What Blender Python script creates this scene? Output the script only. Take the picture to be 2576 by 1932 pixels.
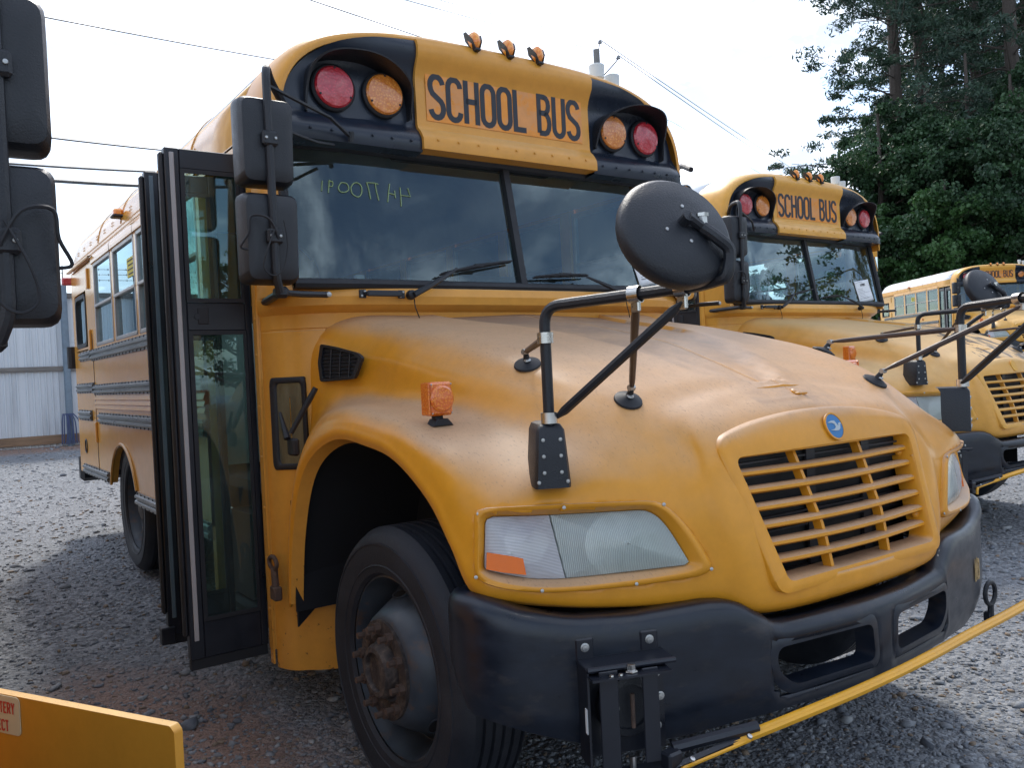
import bpy, bmesh, math, random
import numpy as np
from math import radians as R, sin, cos, pi
from mathutils import Vector as V, Matrix
from mathutils.bvhtree import BVHTree
random.seed(7); rng = np.random.default_rng(7)
S = bpy.context.scene
for o in list(bpy.data.objects): bpy.data.objects.remove(o)
# ------------------------------------------------------------------ camera
FPX, CAM, YAW, PITCH, ROLL = 2128.88, V((-2.44166, -3.27495, 1.49770)), 0.614483, -0.0145711, -0.0478240
def cam_axes():
    cy, sy, cp, sp = cos(YAW), sin(YAW), cos(PITCH), sin(PITCH)
    f = V((sy*cp, cy*cp, sp)); r = V((cy, -sy, 0)); u = r.cross(f)
    c, s = cos(ROLL), sin(ROLL)
    return c*r + s*u, -s*r + c*u, f
CR, CU, CF = cam_axes()
cd = bpy.data.cameras.new('camera'); co = bpy.data.objects.new('camera', cd); S.collection.objects.link(co)
cd.sensor_width = 36; cd.lens = 36*FPX/2576; cd.clip_start = 0.05; cd.clip_end = 3000
m = Matrix((CR, CU, -CF)).transposed().to_4x4(); m.translation = CAM; co.matrix_world = m
S.camera = co
def ray(px, py): return (CF + CR*((px-1288)/FPX) + CU*((966-py)/FPX))
def at(px, py, ax, val):                      # the point of a real plane seen at that pixel
    d = ray(px, py); i = 'xyz'.index(ax); t = (val-CAM[i])/d[i]; return CAM + d*t
def far(px, py, depth): return CAM + ray(px, py)*depth
# ------------------------------------------------------------------ world, sun
SUN_EL, SUN_AZ = 50, 24                        # azimuth from +y towards +x
W = bpy.data.worlds.new('World'); S.world = W; W.use_nodes = True
nt = W.node_tree; nt.nodes.clear()
def N(t, typ, **k):
    n = t.nodes.new(typ)
    for a, b in k.items():
        if a.startswith('i_'):
            key = a[2:]; key = int(key) if key.isdigit() else key.replace('_', ' ')
            n.inputs[key].default_value = b
        else: setattr(n, a, b)
    return n
L = lambda t, a, b: t.links.new(a, b)
out = N(nt, 'ShaderNodeOutputWorld'); bg = N(nt, 'ShaderNodeBackground'); bg.inputs[1].default_value = 0.135
sky = N(nt, 'ShaderNodeTexSky', sky_type='NISHITA', sun_disc=False, sun_elevation=R(SUN_EL), sun_rotation=R(SUN_AZ), altitude=200, air_density=1.0, dust_density=1.6, ozone_density=1.2)
tc = N(nt, 'ShaderNodeTexCoord'); sep = N(nt, 'ShaderNodeSeparateXYZ'); L(nt, tc.outputs['Generated'], sep.inputs[0])
# cloud layer: project the view direction on a flat ceiling
zz = N(nt, 'ShaderNodeMath', operation='MAXIMUM', i_1=0.0); L(nt, sep.outputs[2], zz.inputs[0])
za = N(nt, 'ShaderNodeMath', operation='ADD', i_1=0.22); L(nt, zz.outputs[0], za.inputs[0])
dx = N(nt, 'ShaderNodeMath', operation='DIVIDE'); dy = N(nt, 'ShaderNodeMath', operation='DIVIDE')
L(nt, sep.outputs[0], dx.inputs[0]); L(nt, za.outputs[0], dx.inputs[1]); L(nt, sep.outputs[1], dy.inputs[0]); L(nt, za.outputs[0], dy.inputs[1])
cb = N(nt, 'ShaderNodeCombineXYZ'); L(nt, dx.outputs[0], cb.inputs[0]); L(nt, dy.outputs[0], cb.inputs[1])
n1 = N(nt, 'ShaderNodeTexNoise', i_Scale=1.7, i_Detail=9.0, i_Roughness=0.58, i_Distortion=0.35); L(nt, cb.outputs[0], n1.inputs['Vector'])
n2 = N(nt, 'ShaderNodeTexNoise', i_Scale=4.5, i_Detail=5.0, i_Roughness=0.6); L(nt, cb.outputs[0], n2.inputs['Vector'])
cr = N(nt, 'ShaderNodeValToRGB'); cr.color_ramp.elements[0].position = 0.40; cr.color_ramp.elements[1].position = 0.61; L(nt, n1.outputs[0], cr.inputs[0])
cc = N(nt, 'ShaderNodeValToRGB'); cc.color_ramp.elements[0].position = 0.45; cc.color_ramp.elements[1].position = 0.64
cc.color_ramp.elements[0].color = (3.5, 4.1, 5.0, 1); cc.color_ramp.elements[1].color = (13.0, 13.4, 14.2, 1); L(nt, n2.outputs[0], cc.inputs[0])
mx = N(nt, 'ShaderNodeMix', data_type='RGBA'); L(nt, cr.outputs[0], mx.inputs[0]); L(nt, sky.outputs[0], mx.inputs[6]); L(nt, cc.outputs[0], mx.inputs[7])
mf = N(nt, 'ShaderNodeMath', operation='MULTIPLY', i_1=0.86); L(nt, cr.outputs[0], mf.inputs[0]); L(nt, mf.outputs[0], mx.inputs[0])
L(nt, mx.outputs[2], bg.inputs[0]); L(nt, bg.outputs[0], out.inputs[0])
sd = bpy.data.lights.new('sun', 'SUN'); sd.energy = 1.7; sd.angle = R(8.0); sd.color = (1.0, 0.95, 0.87)
so = bpy.data.objects.new('sun', sd); S.collection.objects.link(so)
az, el = R(SUN_AZ), R(SUN_EL); sdir = V((sin(az)*cos(el), cos(az)*cos(el), sin(el)))
so.rotation_euler = sdir.to_track_quat('Z', 'Y').to_euler()
S.view_settings.view_transform = 'Standard'; S.view_settings.look = 'None'; S.view_settings.gamma = 1; S.view_settings.exposure = 0.95
S.view_settings.use_curve_mapping = False
S.cycles.max_bounces = 8; S.cycles.transparent_max_bounces = 16
# ------------------------------------------------------------------ materials
def mat(name, col, rough=0.5, metal=0.0, spec=0.5, var=0.0, vs=8.0, bump=0.0, bs=60.0, coat=0.0, col2=None, c2lo=0.45, c2hi=0.65, c2s=3.0, stretch=None):
    mt = bpy.data.materials.new(name); mt.use_nodes = True; t = mt.node_tree; b = t.nodes['Principled BSDF']
    b.inputs['Base Color'].default_value = (*col, 1); b.inputs['Roughness'].default_value = rough
    b.inputs['Metallic'].default_value = metal; b.inputs['Specular IOR Level'].default_value = spec; b.inputs['Coat Weight'].default_value = coat
    b.inputs['Coat Roughness'].default_value = 0.12
    tcn = N(t, 'ShaderNodeTexCoord'); src = tcn.outputs['Object']
    if stretch:
        mp = N(t, 'ShaderNodeMapping'); mp.inputs['Scale'].default_value = stretch; L(t, src, mp.inputs[0]); src = mp.outputs[0]
    last = None
    if var or col2:
        rgb = N(t, 'ShaderNodeRGB'); rgb.outputs[0].default_value = (*col, 1); last = rgb.outputs[0]
    if col2:
        nz = N(t, 'ShaderNodeTexNoise', i_Scale=c2s, i_Detail=8.0, i_Roughness=0.65); L(t, src, nz.inputs['Vector'])
        rp = N(t, 'ShaderNodeMapRange', i_1=c2lo, i_2=c2hi); L(t, nz.outputs[0], rp.inputs[0])
        mm = N(t, 'ShaderNodeMix', data_type='RGBA'); mm.inputs[7].default_value = (*col2, 1); L(t, rp.outputs[0], mm.inputs[0]); L(t, last, mm.inputs[6]); last = mm.outputs[2]
    if var:
        nz = N(t, 'ShaderNodeTexNoise', i_Scale=vs, i_Detail=6.0, i_Roughness=0.6); L(t, src, nz.inputs['Vector'])
        rp = N(t, 'ShaderNodeMapRange', i_1=0.3, i_2=0.7, i_3=1-var, i_4=1+var); L(t, nz.outputs[0], rp.inputs[0])
        hs = N(t, 'ShaderNodeHueSaturation'); L(t, rp.outputs[0], hs.inputs['Value']); L(t, last, hs.inputs['Color']); last = hs.outputs[0]
        rr = N(t, 'ShaderNodeMapRange', i_1=0.3, i_2=0.7, i_3=max(rough-.08, .02), i_4=min(rough+.1, 1)); L(t, nz.outputs[0], rr.inputs[0]); L(t, rr.outputs[0], b.inputs['Roughness'])
    if last: L(t, last, b.inputs['Base Color'])
    if bump:
        nz = N(t, 'ShaderNodeTexNoise', i_Scale=bs, i_Detail=6.0, i_Roughness=0.6); L(t, src, nz.inputs['Vector'])
        bp = N(t, 'ShaderNodeBump', i_Strength=bump, i_Distance=0.01); L(t, nz.outputs[0], bp.inputs['Height']); L(t, bp.outputs[0], b.inputs['Normal'])
    return mt
def paint(name, base, faded, streaks=0.5, peel=0.0, topfade=1.0, spots=0.0, rough=0.38, grime=0.0):
    """sun-bleached bus paint: faces that look up are chalky, with fine dark streaks; rust specks; optional peeled clear coat"""
    mt = bpy.data.materials.new(name); mt.use_nodes = True; t = mt.node_tree; b = t.nodes['Principled BSDF']
    g = N(t, 'ShaderNodeNewGeometry'); tcn = N(t, 'ShaderNodeTexCoord'); vt = N(t, 'ShaderNodeVectorTransform', vector_type='NORMAL', convert_from='WORLD', convert_to='OBJECT')
    L(t, g.outputs['Normal'], vt.inputs[0]); sp = N(t, 'ShaderNodeSeparateXYZ'); L(t, vt.outputs[0], sp.inputs[0])
    big = N(t, 'ShaderNodeTexNoise', i_Scale=2.6, i_Detail=7.0, i_Roughness=0.62); L(t, tcn.outputs['Object'], big.inputs['Vector'])
    a1 = N(t, 'ShaderNodeMath', operation='MULTIPLY_ADD', i_1=0.55, i_2=-0.27); L(t, big.outputs[0], a1.inputs[0])
    a2 = N(t, 'ShaderNodeMath', operation='ADD'); L(t, sp.outputs[2], a2.inputs[0]); L(t, a1.outputs[0], a2.inputs[1])
    up = N(t, 'ShaderNodeMapRange', interpolation_type='SMOOTHSTEP', i_1=0.38, i_2=1.02, i_3=0.0, i_4=topfade); L(t, a2.outputs[0], up.inputs[0])
    mx = N(t, 'ShaderNodeMix', data_type='RGBA'); mx.inputs[6].default_value = (*base, 1); mx.inputs[7].default_value = (*faded, 1); L(t, up.outputs[0], mx.inputs[0])
    last = mx.outputs[2]
    fine = N(t, 'ShaderNodeTexNoise', i_Scale=14.0, i_Detail=8.0, i_Roughness=0.7); L(t, tcn.outputs['Object'], fine.inputs['Vector'])
    fr = N(t, 'ShaderNodeMapRange', i_1=0.3, i_2=0.7, i_3=0.93, i_4=1.07); L(t, fine.outputs[0], fr.inputs[0])
    hs = N(t, 'ShaderNodeHueSaturation'); L(t, fr.outputs[0], hs.inputs['Value']); L(t, last, hs.inputs['Color']); last = hs.outputs[0]
    mp = N(t, 'ShaderNodeMapping'); mp.inputs['Scale'].default_value = (120, 34, 50); mp.inputs['Rotation'].default_value = (0.2, 0, 0.5); L(t, tcn.outputs['Object'], mp.inputs[0])
    st = N(t, 'ShaderNodeTexNoise', i_Scale=1.6, i_Detail=5.0, i_Roughness=0.75); L(t, mp.outputs[0], st.inputs['Vector'])
    sr = N(t, 'ShaderNodeMapRange', i_1=0.57, i_2=0.68, i_3=0.0, i_4=streaks); L(t, st.outputs[0], sr.inputs[0])
    sm = N(t, 'ShaderNodeMath', operation='MULTIPLY'); L(t, sr.outputs[0], sm.inputs[0]); L(t, up.outputs[0], sm.inputs[1])
    m2 = N(t, 'ShaderNodeMix', data_type='RGBA'); m2.inputs[7].default_value = (0.16, 0.10, 0.06, 1); L(t, sm.outputs[0], m2.inputs[0]); L(t, last, m2.inputs[6]); last = m2.outputs[2]
    if grime:
        gn = N(t, 'ShaderNodeTexNoise', i_Scale=3.4, i_Detail=9.0, i_Roughness=0.7, i_Distortion=0.3); L(t, tcn.outputs['Object'], gn.inputs['Vector'])
        go = N(t, 'ShaderNodeSeparateXYZ'); L(t, tcn.outputs['Object'], go.inputs[0]); gy = N(t, 'ShaderNodeMapRange', i_1=-1.2, i_2=0.2, i_3=-0.06, i_4=0.19); L(t, go.outputs[1], gy.inputs[0])
        ga = N(t, 'ShaderNodeMath', operation='ADD'); L(t, gn.outputs[0], ga.inputs[0]); L(t, gy.outputs[0], ga.inputs[1]); gr = N(t, 'ShaderNodeMapRange', i_1=0.34, i_2=0.72, i_3=0.0, i_4=grime); L(t, ga.outputs[0], gr.inputs[0])
        ax_ = N(t, 'ShaderNodeMath', operation='ABSOLUTE'); L(t, go.outputs[0], ax_.inputs[0]); ay_ = N(t, 'ShaderNodeMath', operation='MULTIPLY', i_1=-0.19); L(t, go.outputs[1], ay_.inputs[0]); as_ = N(t, 'ShaderNodeMath', operation='ADD'); L(t, ax_.outputs[0], as_.inputs[0]); L(t, ay_.outputs[0], as_.inputs[1])
        aw = N(t, 'ShaderNodeMapRange', i_1=0.475, i_2=0.49, i_3=1.0, i_4=0.22); L(t, as_.outputs[0], aw.inputs[0]); gw_ = N(t, 'ShaderNodeMath', operation='MULTIPLY'); L(t, gr.outputs[0], gw_.inputs[0]); L(t, aw.outputs[0], gw_.inputs[1])
        gm = N(t, 'ShaderNodeMath', operation='MULTIPLY'); L(t, gw_.outputs[0], gm.inputs[0]); L(t, up.outputs[0], gm.inputs[1]); gx = N(t, 'ShaderNodeMix', data_type='RGBA'); gx.inputs[7].default_value = (0.24, 0.165, 0.12, 1); L(t, gm.outputs[0], gx.inputs[0]); L(t, last, gx.inputs[6]); last = gx.outputs[2]
    if spots:
        vz = N(t, 'ShaderNodeTexNoise', i_Scale=38.0, i_Detail=4.0, i_Roughness=0.6); L(t, tcn.outputs['Object'], vz.inputs['Vector'])
        so_ = N(t, 'ShaderNodeSeparateXYZ'); L(t, tcn.outputs['Object'], so_.inputs[0])
        zr = N(t, 'ShaderNodeMapRange', i_1=0.95, i_2=0.25, i_3=0.0, i_4=0.10); L(t, so_.outputs[2], zr.inputs[0])
        ad = N(t, 'ShaderNodeMath', operation='ADD'); L(t, vz.outputs[0], ad.inputs[0]); L(t, zr.outputs[0], ad.inputs[1])
        vr = N(t, 'ShaderNodeMapRange', i_1=0.715, i_2=0.76, i_3=0.0, i_4=spots); L(t, ad.outputs[0], vr.inputs[0])
        m3 = N(t, 'ShaderNodeMix', data_type='RGBA'); m3.inputs[7].default_value = (0.12, 0.055, 0.02, 1); L(t, vr.outputs[0], m3.inputs[0]); L(t, last, m3.inputs[6]); last = m3.outputs[2]
    if peel:
        mp2 = N(t, 'ShaderNodeMapping'); mp2.inputs['Scale'].default_value = (7.5, 1.7, 3.0); L(t, tcn.outputs['Object'], mp2.inputs[0])
        pn = N(t, 'ShaderNodeTexNoise', i_Scale=1.4, i_Detail=7.0, i_Roughness=0.6, i_Distortion=0.4); L(t, mp2.outputs[0], pn.inputs['Vector'])
        so_ = N(t, 'ShaderNodeSeparateXYZ'); L(t, tcn.outputs['Object'], so_.inputs[0])
        yr = N(t, 'ShaderNodeMapRange', i_1=0.2, i_2=-1.5, i_3=-0.05, i_4=0.12); L(t, so_.outputs[1], yr.inputs[0])
        xr = N(t, 'ShaderNodeMapRange', i_1=-0.8, i_2=0.3, i_3=-0.12, i_4=0.06); L(t, so_.outputs[0], xr.inputs[0])
        ad = N(t, 'ShaderNodeMath', operation='ADD'); L(t, pn.outputs[0], ad.inputs[0]); L(t, yr.outputs[0], ad.inputs[1])
        ad2 = N(t, 'ShaderNodeMath', operation='ADD'); L(t, ad.outputs[0], ad2.inputs[0]); L(t, xr.outputs[0], ad2.inputs[1])
        pr = N(t, 'ShaderNodeMapRange', i_1=0.655, i_2=0.665); L(t, ad2.outputs[0], pr.inputs[0])
        pm = N(t, 'ShaderNodeMath', operation='MULTIPLY'); L(t, pr.outputs[0], pm.inputs[0]); L(t, up.outputs[0], pm.inputs[1])
        m4 = N(t, 'ShaderNodeMix', data_type='RGBA'); m4.inputs[7].default_value = (0.045, 0.04, 0.035, 1); L(t, pm.outputs[0], m4.inputs[0]); L(t, last, m4.inputs[6]); last = m4.outputs[2]
    L(t, last, b.inputs['Base Color'])
    rr = N(t, 'ShaderNodeMapRange', i_1=0.0, i_2=1.0, i_3=rough-.08, i_4=0.46); L(t, up.outputs[0], rr.inputs[0]); L(t, rr.outputs[0], b.inputs['Roughness'])
    b.inputs['Specular IOR Level'].default_value = 0.42
    wv = N(t, 'ShaderNodeTexNoise', i_Scale=2.2, i_Detail=2.0); L(t, tcn.outputs['Object'], wv.inputs['Vector'])
    ad3 = N(t, 'ShaderNodeMath', operation='MULTIPLY_ADD', i_1=0.02); L(t, st.outputs[0], ad3.inputs[0]); L(t, wv.outputs[0], ad3.inputs[2])
    bp = N(t, 'ShaderNodeBump', i_Strength=0.22, i_Distance=0.03); L(t, ad3.outputs[0], bp.inputs['Height']); L(t, bp.outputs[0], b.inputs['Normal'])
    return mt
def glass(name, tint, refl=1.0, rough=0.0, dirt=0.03):
    mt = bpy.data.materials.new(name); mt.use_nodes = True; t = mt.node_tree; t.nodes.clear(); o = N(t, 'ShaderNodeOutputMaterial')
    tr = N(t, 'ShaderNodeBsdfTransparent'); tr.inputs[0].default_value = (*tint, 1); gl = N(t, 'ShaderNodeBsdfGlossy', i_Roughness=rough); gl.inputs[0].default_value = (0.70, 0.91, 1, 1)  # blue of the mirrored sky is put into the reflection colour
    fr = N(t, 'ShaderNodeFresnel', i_IOR=1.52); mu = N(t, 'ShaderNodeMath', operation='MULTIPLY', i_1=refl, use_clamp=True); L(t, fr.outputs[0], mu.inputs[0])
    mx = N(t, 'ShaderNodeMixShader'); L(t, mu.outputs[0], mx.inputs[0]); L(t, tr.outputs[0], mx.inputs[1]); L(t, gl.outputs[0], mx.inputs[2])
    df = N(t, 'ShaderNodeBsdfDiffuse'); df.inputs[0].default_value = (0.5, 0.52, 0.5, 1)
    tcn = N(t, 'ShaderNodeTexCoord'); nz = N(t, 'ShaderNodeTexNoise', i_Scale=2.5, i_Detail=5.0); L(t, tcn.outputs['Object'], nz.inputs['Vector'])
    dr = N(t, 'ShaderNodeMapRange', i_1=0.35, i_2=0.8, i_3=dirt*.4, i_4=dirt*2); L(t, nz.outputs[0], dr.inputs[0])
    m2 = N(t, 'ShaderNodeMixShader'); L(t, dr.outputs[0], m2.inputs[0]); L(t, mx.outputs[0], m2.inputs[1]); L(t, df.outputs[0], m2.inputs[2]); L(t, m2.outputs[0], o.inputs[0])
    return mt
def lens_mat(name, col, cell=90.0, rough=0.12, kind='voronoi', col2=None):
    mt = bpy.data.materials.new(name); mt.use_nodes = True; t = mt.node_tree; b = t.nodes['Principled BSDF']
    tcn = N(t, 'ShaderNodeTexCoord'); vz = N(t, 'ShaderNodeTexVoronoi', i_Scale=cell); L(t, tcn.outputs['Object'], vz.inputs['Vector'])
    mx = N(t, 'ShaderNodeMix', data_type='RGBA'); mx.inputs[6].default_value = (*(col2 or [min(1, c*1.5+.03) for c in col]), 1); mx.inputs[7].default_value = (*col, 1)
    rp = N(t, 'ShaderNodeMapRange', i_1=0.1, i_2=0.55); L(t, vz.outputs['Distance'], rp.inputs[0]); L(t, rp.outputs[0], mx.inputs[0]); L(t, mx.outputs[2], b.inputs['Base Color'])
    bp = N(t, 'ShaderNodeBump', i_Strength=0.35, i_Distance=0.004); L(t, vz.outputs['Distance'], bp.inputs['Height']); L(t, bp.outputs[0], b.inputs['Normal'])
    b.inputs['Roughness'].default_value = 0.3; b.inputs['Coat Weight'].default_value = 1.0; b.inputs['Coat Roughness'].default_value = rough
    return mt
def flute_mat(name, col, col2, scale, direction='X', rough=0.15, clear=0.5):
    mt = bpy.data.materials.new(name); mt.use_nodes = True; t = mt.node_tree; b = t.nodes['Principled BSDF']
    tcn = N(t, 'ShaderNodeTexCoord'); wv = N(t, 'ShaderNodeTexWave', wave_type='BANDS', bands_direction=direction, i_Scale=scale, i_Distortion=0.3); L(t, tcn.outputs['Object'], wv.inputs['Vector'])
    nz = N(t, 'ShaderNodeTexNoise', i_Scale=5.0, i_Detail=3.0); L(t, tcn.outputs['Object'], nz.inputs['Vector'])
    mx = N(t, 'ShaderNodeMix', data_type='RGBA'); mx.inputs[6].default_value = (*col, 1); mx.inputs[7].default_value = (*col2, 1)
    rp = N(t, 'ShaderNodeMapRange', i_1=0.35, i_2=0.65); L(t, nz.outputs[0], rp.inputs[0]); L(t, rp.outputs[0], mx.inputs[0])
    m2 = N(t, 'ShaderNodeMix', data_type='RGBA', blend_type='MULTIPLY'); m2.inputs[0].default_value = 0.35; L(t, mx.outputs[2], m2.inputs[6]); L(t, wv.outputs[0], m2.inputs[7]); L(t, m2.outputs[2], b.inputs['Base Color'])
    bp = N(t, 'ShaderNodeBump', i_Strength=0.5, i_Distance=0.004); L(t, wv.outputs[0], bp.inputs['Height']); L(t, bp.outputs[0], b.inputs['Normal'])
    b.inputs['Roughness'].default_value = 0.3; b.inputs['Coat Weight'].default_value = 1.0; b.inputs['Coat Roughness'].default_value = rough
    tr = N(t, 'ShaderNodeBsdfTransparent'); tr.inputs[0].default_value = (.95, .97, .95, 1); ms = N(t, 'ShaderNodeMixShader'); o = t.nodes['Material Output']
    cl = N(t, 'ShaderNodeMapRange', i_1=.3, i_2=.7, i_3=max(0, clear-.2), i_4=clear+.2); L(t, nz.outputs[0], cl.inputs[0]); L(t, cl.outputs[0], ms.inputs[0]); L(t, b.outputs[0], ms.inputs[1]); L(t, tr.outputs[0], ms.inputs[2]); L(t, ms.outputs[0], o.inputs[0])
    return mt
YEL, FAD = (0.68, 0.285, 0.020), (0.52, 0.325, 0.185)
M = dict(
 yellow=paint('faded_bus_yellow', (0.66, 0.30, 0.045), (0.62, 0.39, 0.17), streaks=0.25, spots=0.85),
 side=paint('bus_side_yellow', (0.64, 0.32, 0.06), (0.62, 0.42, 0.20), streaks=0.3, spots=0.6, rough=0.25),
 hood=paint('sun_bleached_hood_yellow', YEL, FAD, streaks=0.85, grime=0.95),
 hood2=paint('peeling_hood_yellow', (0.70, 0.34, 0.06), (0.62, 0.40, 0.17), streaks=0.25, peel=1.0),
 yellow2=paint('bus_yellow', (0.72, 0.36, 0.06), (0.70, 0.44, 0.17), streaks=0.1),
 white_roof=mat('white_roof_paint', (0.72, 0.73, 0.74), 0.45, var=0.08),
 black=mat('black_gloss_paint', (0.012, 0.018, 0.031), 0.30, var=0.2, vs=5),
 plastic=mat('black_textured_plastic', (0.010, 0.012, 0.017), 0.42, bump=0.25, bs=220, var=0.2),
 bumper=mat('scuffed_black_bumper', (0.007, 0.011, 0.020), 0.34, var=0.3, vs=9, bump=0.08, bs=9, col2=(0.036, 0.031, 0.031), c2lo=0.54, c2hi=0.72, c2s=5.5, stretch=(1, 1, 2.2)),
 rubber=mat('black_rubber', (0.010, 0.011, 0.015), 0.6, var=0.2, vs=20),
 tyre=mat('tyre_rubber', (0.012, 0.015, 0.023), 0.6, var=0.3, vs=6, bump=0.2, bs=120, col2=(0.03, 0.03, 0.034), c2lo=0.5, c2hi=0.85),
 rim=mat('painted_wheel_rim', (0.040, 0.052, 0.068), 0.4, var=0.3, col2=(0.09, 0.06, 0.045), c2lo=0.56, c2hi=0.66, c2s=9),
 hub=mat('rusty_hub', (0.036, 0.027, 0.025), 0.7, var=0.5, vs=25, bump=0.5, bs=60, col2=(0.10, 0.075, 0.06), c2s=30),
 steel=mat('bright_steel', (0.55, 0.54, 0.52), 0.28, metal=1.0, var=0.2),
 zinc=mat('zinc_bolt', (0.42, 0.42, 0.41), 0.35, metal=0.8),
 rust=mat('rusty_iron', (0.09, 0.055, 0.04), 0.75, var=0.4, vs=30, bump=0.4),
 grey=mat('grey_rail_paint', (0.13, 0.145, 0.15), 0.32, var=0.25, vs=10, col2=(0.035, 0.04, 0.045), c2lo=0.5, c2hi=0.6, c2s=4, stretch=(1, .5, 6)),
 alu=mat('window_aluminium', (0.33, 0.32, 0.31), 0.4, metal=0.6, var=0.2),
 frame=mat('door_frame_black', (0.011, 0.013, 0.020), 0.35, var=0.15),
 strip=mat('pale_grey_door_edge', (0.36, 0.34, 0.34), 0.5, var=0.08),
 strip2=mat('blue_grey_door_edge', (0.10, 0.14, 0.17), 0.4, var=0.1),
 glass=glass('windshield_glass', (0.74, 0.90, 0.92), refl=2.1, dirt=0.025),
 glass2=glass('door_glass', (0.72, 0.86, 0.82), refl=1.5, dirt=0.03),
 glass3=glass('side_window_glass', (0.72, 0.78, 0.79), refl=1.6, dirt=0.02),
 amber=lens_mat('amber_lens', (0.62, 0.18, 0.02), 95, col2=(0.85, 0.36, 0.06)), red=lens_mat('red_lens', (0.42, 0.010, 0.022), 90, col2=(0.60, 0.03, 0.05)),
 amber2=lens_mat('marker_amber', (0.85, 0.24, 0.01), 60, col2=(1.0, 0.45, 0.05)), orange=lens_mat('turn_orange', (0.68, 0.13, 0.004), 150, col2=(0.90, 0.32, 0.02)),
 headlens=flute_mat('clouded_headlamp_lens', (0.44, 0.50, 0.46), (0.68, 0.73, 0.69), 70, clear=.24),
 cornerlens=flute_mat('clear_corner_lens', (0.58, 0.55, 0.57), (0.90, 0.89, 0.91), 80, 'Z', clear=.22),
 decal=mat('orange_reflective_decal', (0.78, 0.27, 0.015), 0.35, var=0.12, vs=14, spec=0.5, col2=(0.66, 0.27, 0.07), c2lo=0.5, c2hi=0.56, c2s=7), ink=mat('letter_black', (0.016, 0.019, 0.028), 0.5),
 blue=mat('emblem_blue', (0.02, 0.16, 0.38), 0.35), silver=mat('emblem_silver', (0.42, 0.46, 0.48), 0.4),
 dark=mat('dark_radiator', (0.010, 0.011, 0.013), 0.6, var=0.3), liner=mat('wheel_arch_liner', (0.008, 0.009, 0.012), 0.8),
 inner=mat('pale_interior_panel', (0.55, 0.56, 0.52), 0.6, var=0.08), seat=mat('dark_vinyl_seat', (0.025, 0.035, 0.045), 0.5, var=0.15), floor=mat('bus_floor', (0.05, 0.05, 0.055), 0.8),
 paper=mat('white_paper', (0.78, 0.79, 0.80), 0.7), printink=mat('print_ink', (0.02, 0.02, 0.03), 0.7), ysticker=mat('yellow_sticker', (0.62, 0.52, 0.04), 0.6), redink=mat('red_ink', (0.55, 0.05, 0.03), 0.6),
 cream=mat('cream_sticker', (0.62, 0.56, 0.38), 0.6), chalk=mat('green_paint_marker', (0.24, 0.33, 0.16), 0.8), white=mat('white_vent_plastic', (0.58, 0.62, 0.63), 0.5, var=0.06),
 armyel=mat('gate_yellow', (0.74, 0.36, 0.02), 0.35, var=0.08), badgeY=paint('battery_door_yellow', (0.60, 0.27, 0.03), (0.62, 0.36, 0.10)),
 chrome=mat('reflector_chrome', (0.80, 0.81, 0.80), 0.30, metal=1.0), amberflat=mat('amber_plastic', (0.80, 0.15, 0.003), 0.25, spec=0.4, var=.1), mirrorglass=mat('mirror_glass', (0.7, 0.72, 0.75), 0.03, metal=1.0), brown=mat('weathered_brown_strut', (0.06, 0.035, 0.025), 0.5, var=0.3, vs=30),
)
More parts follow.
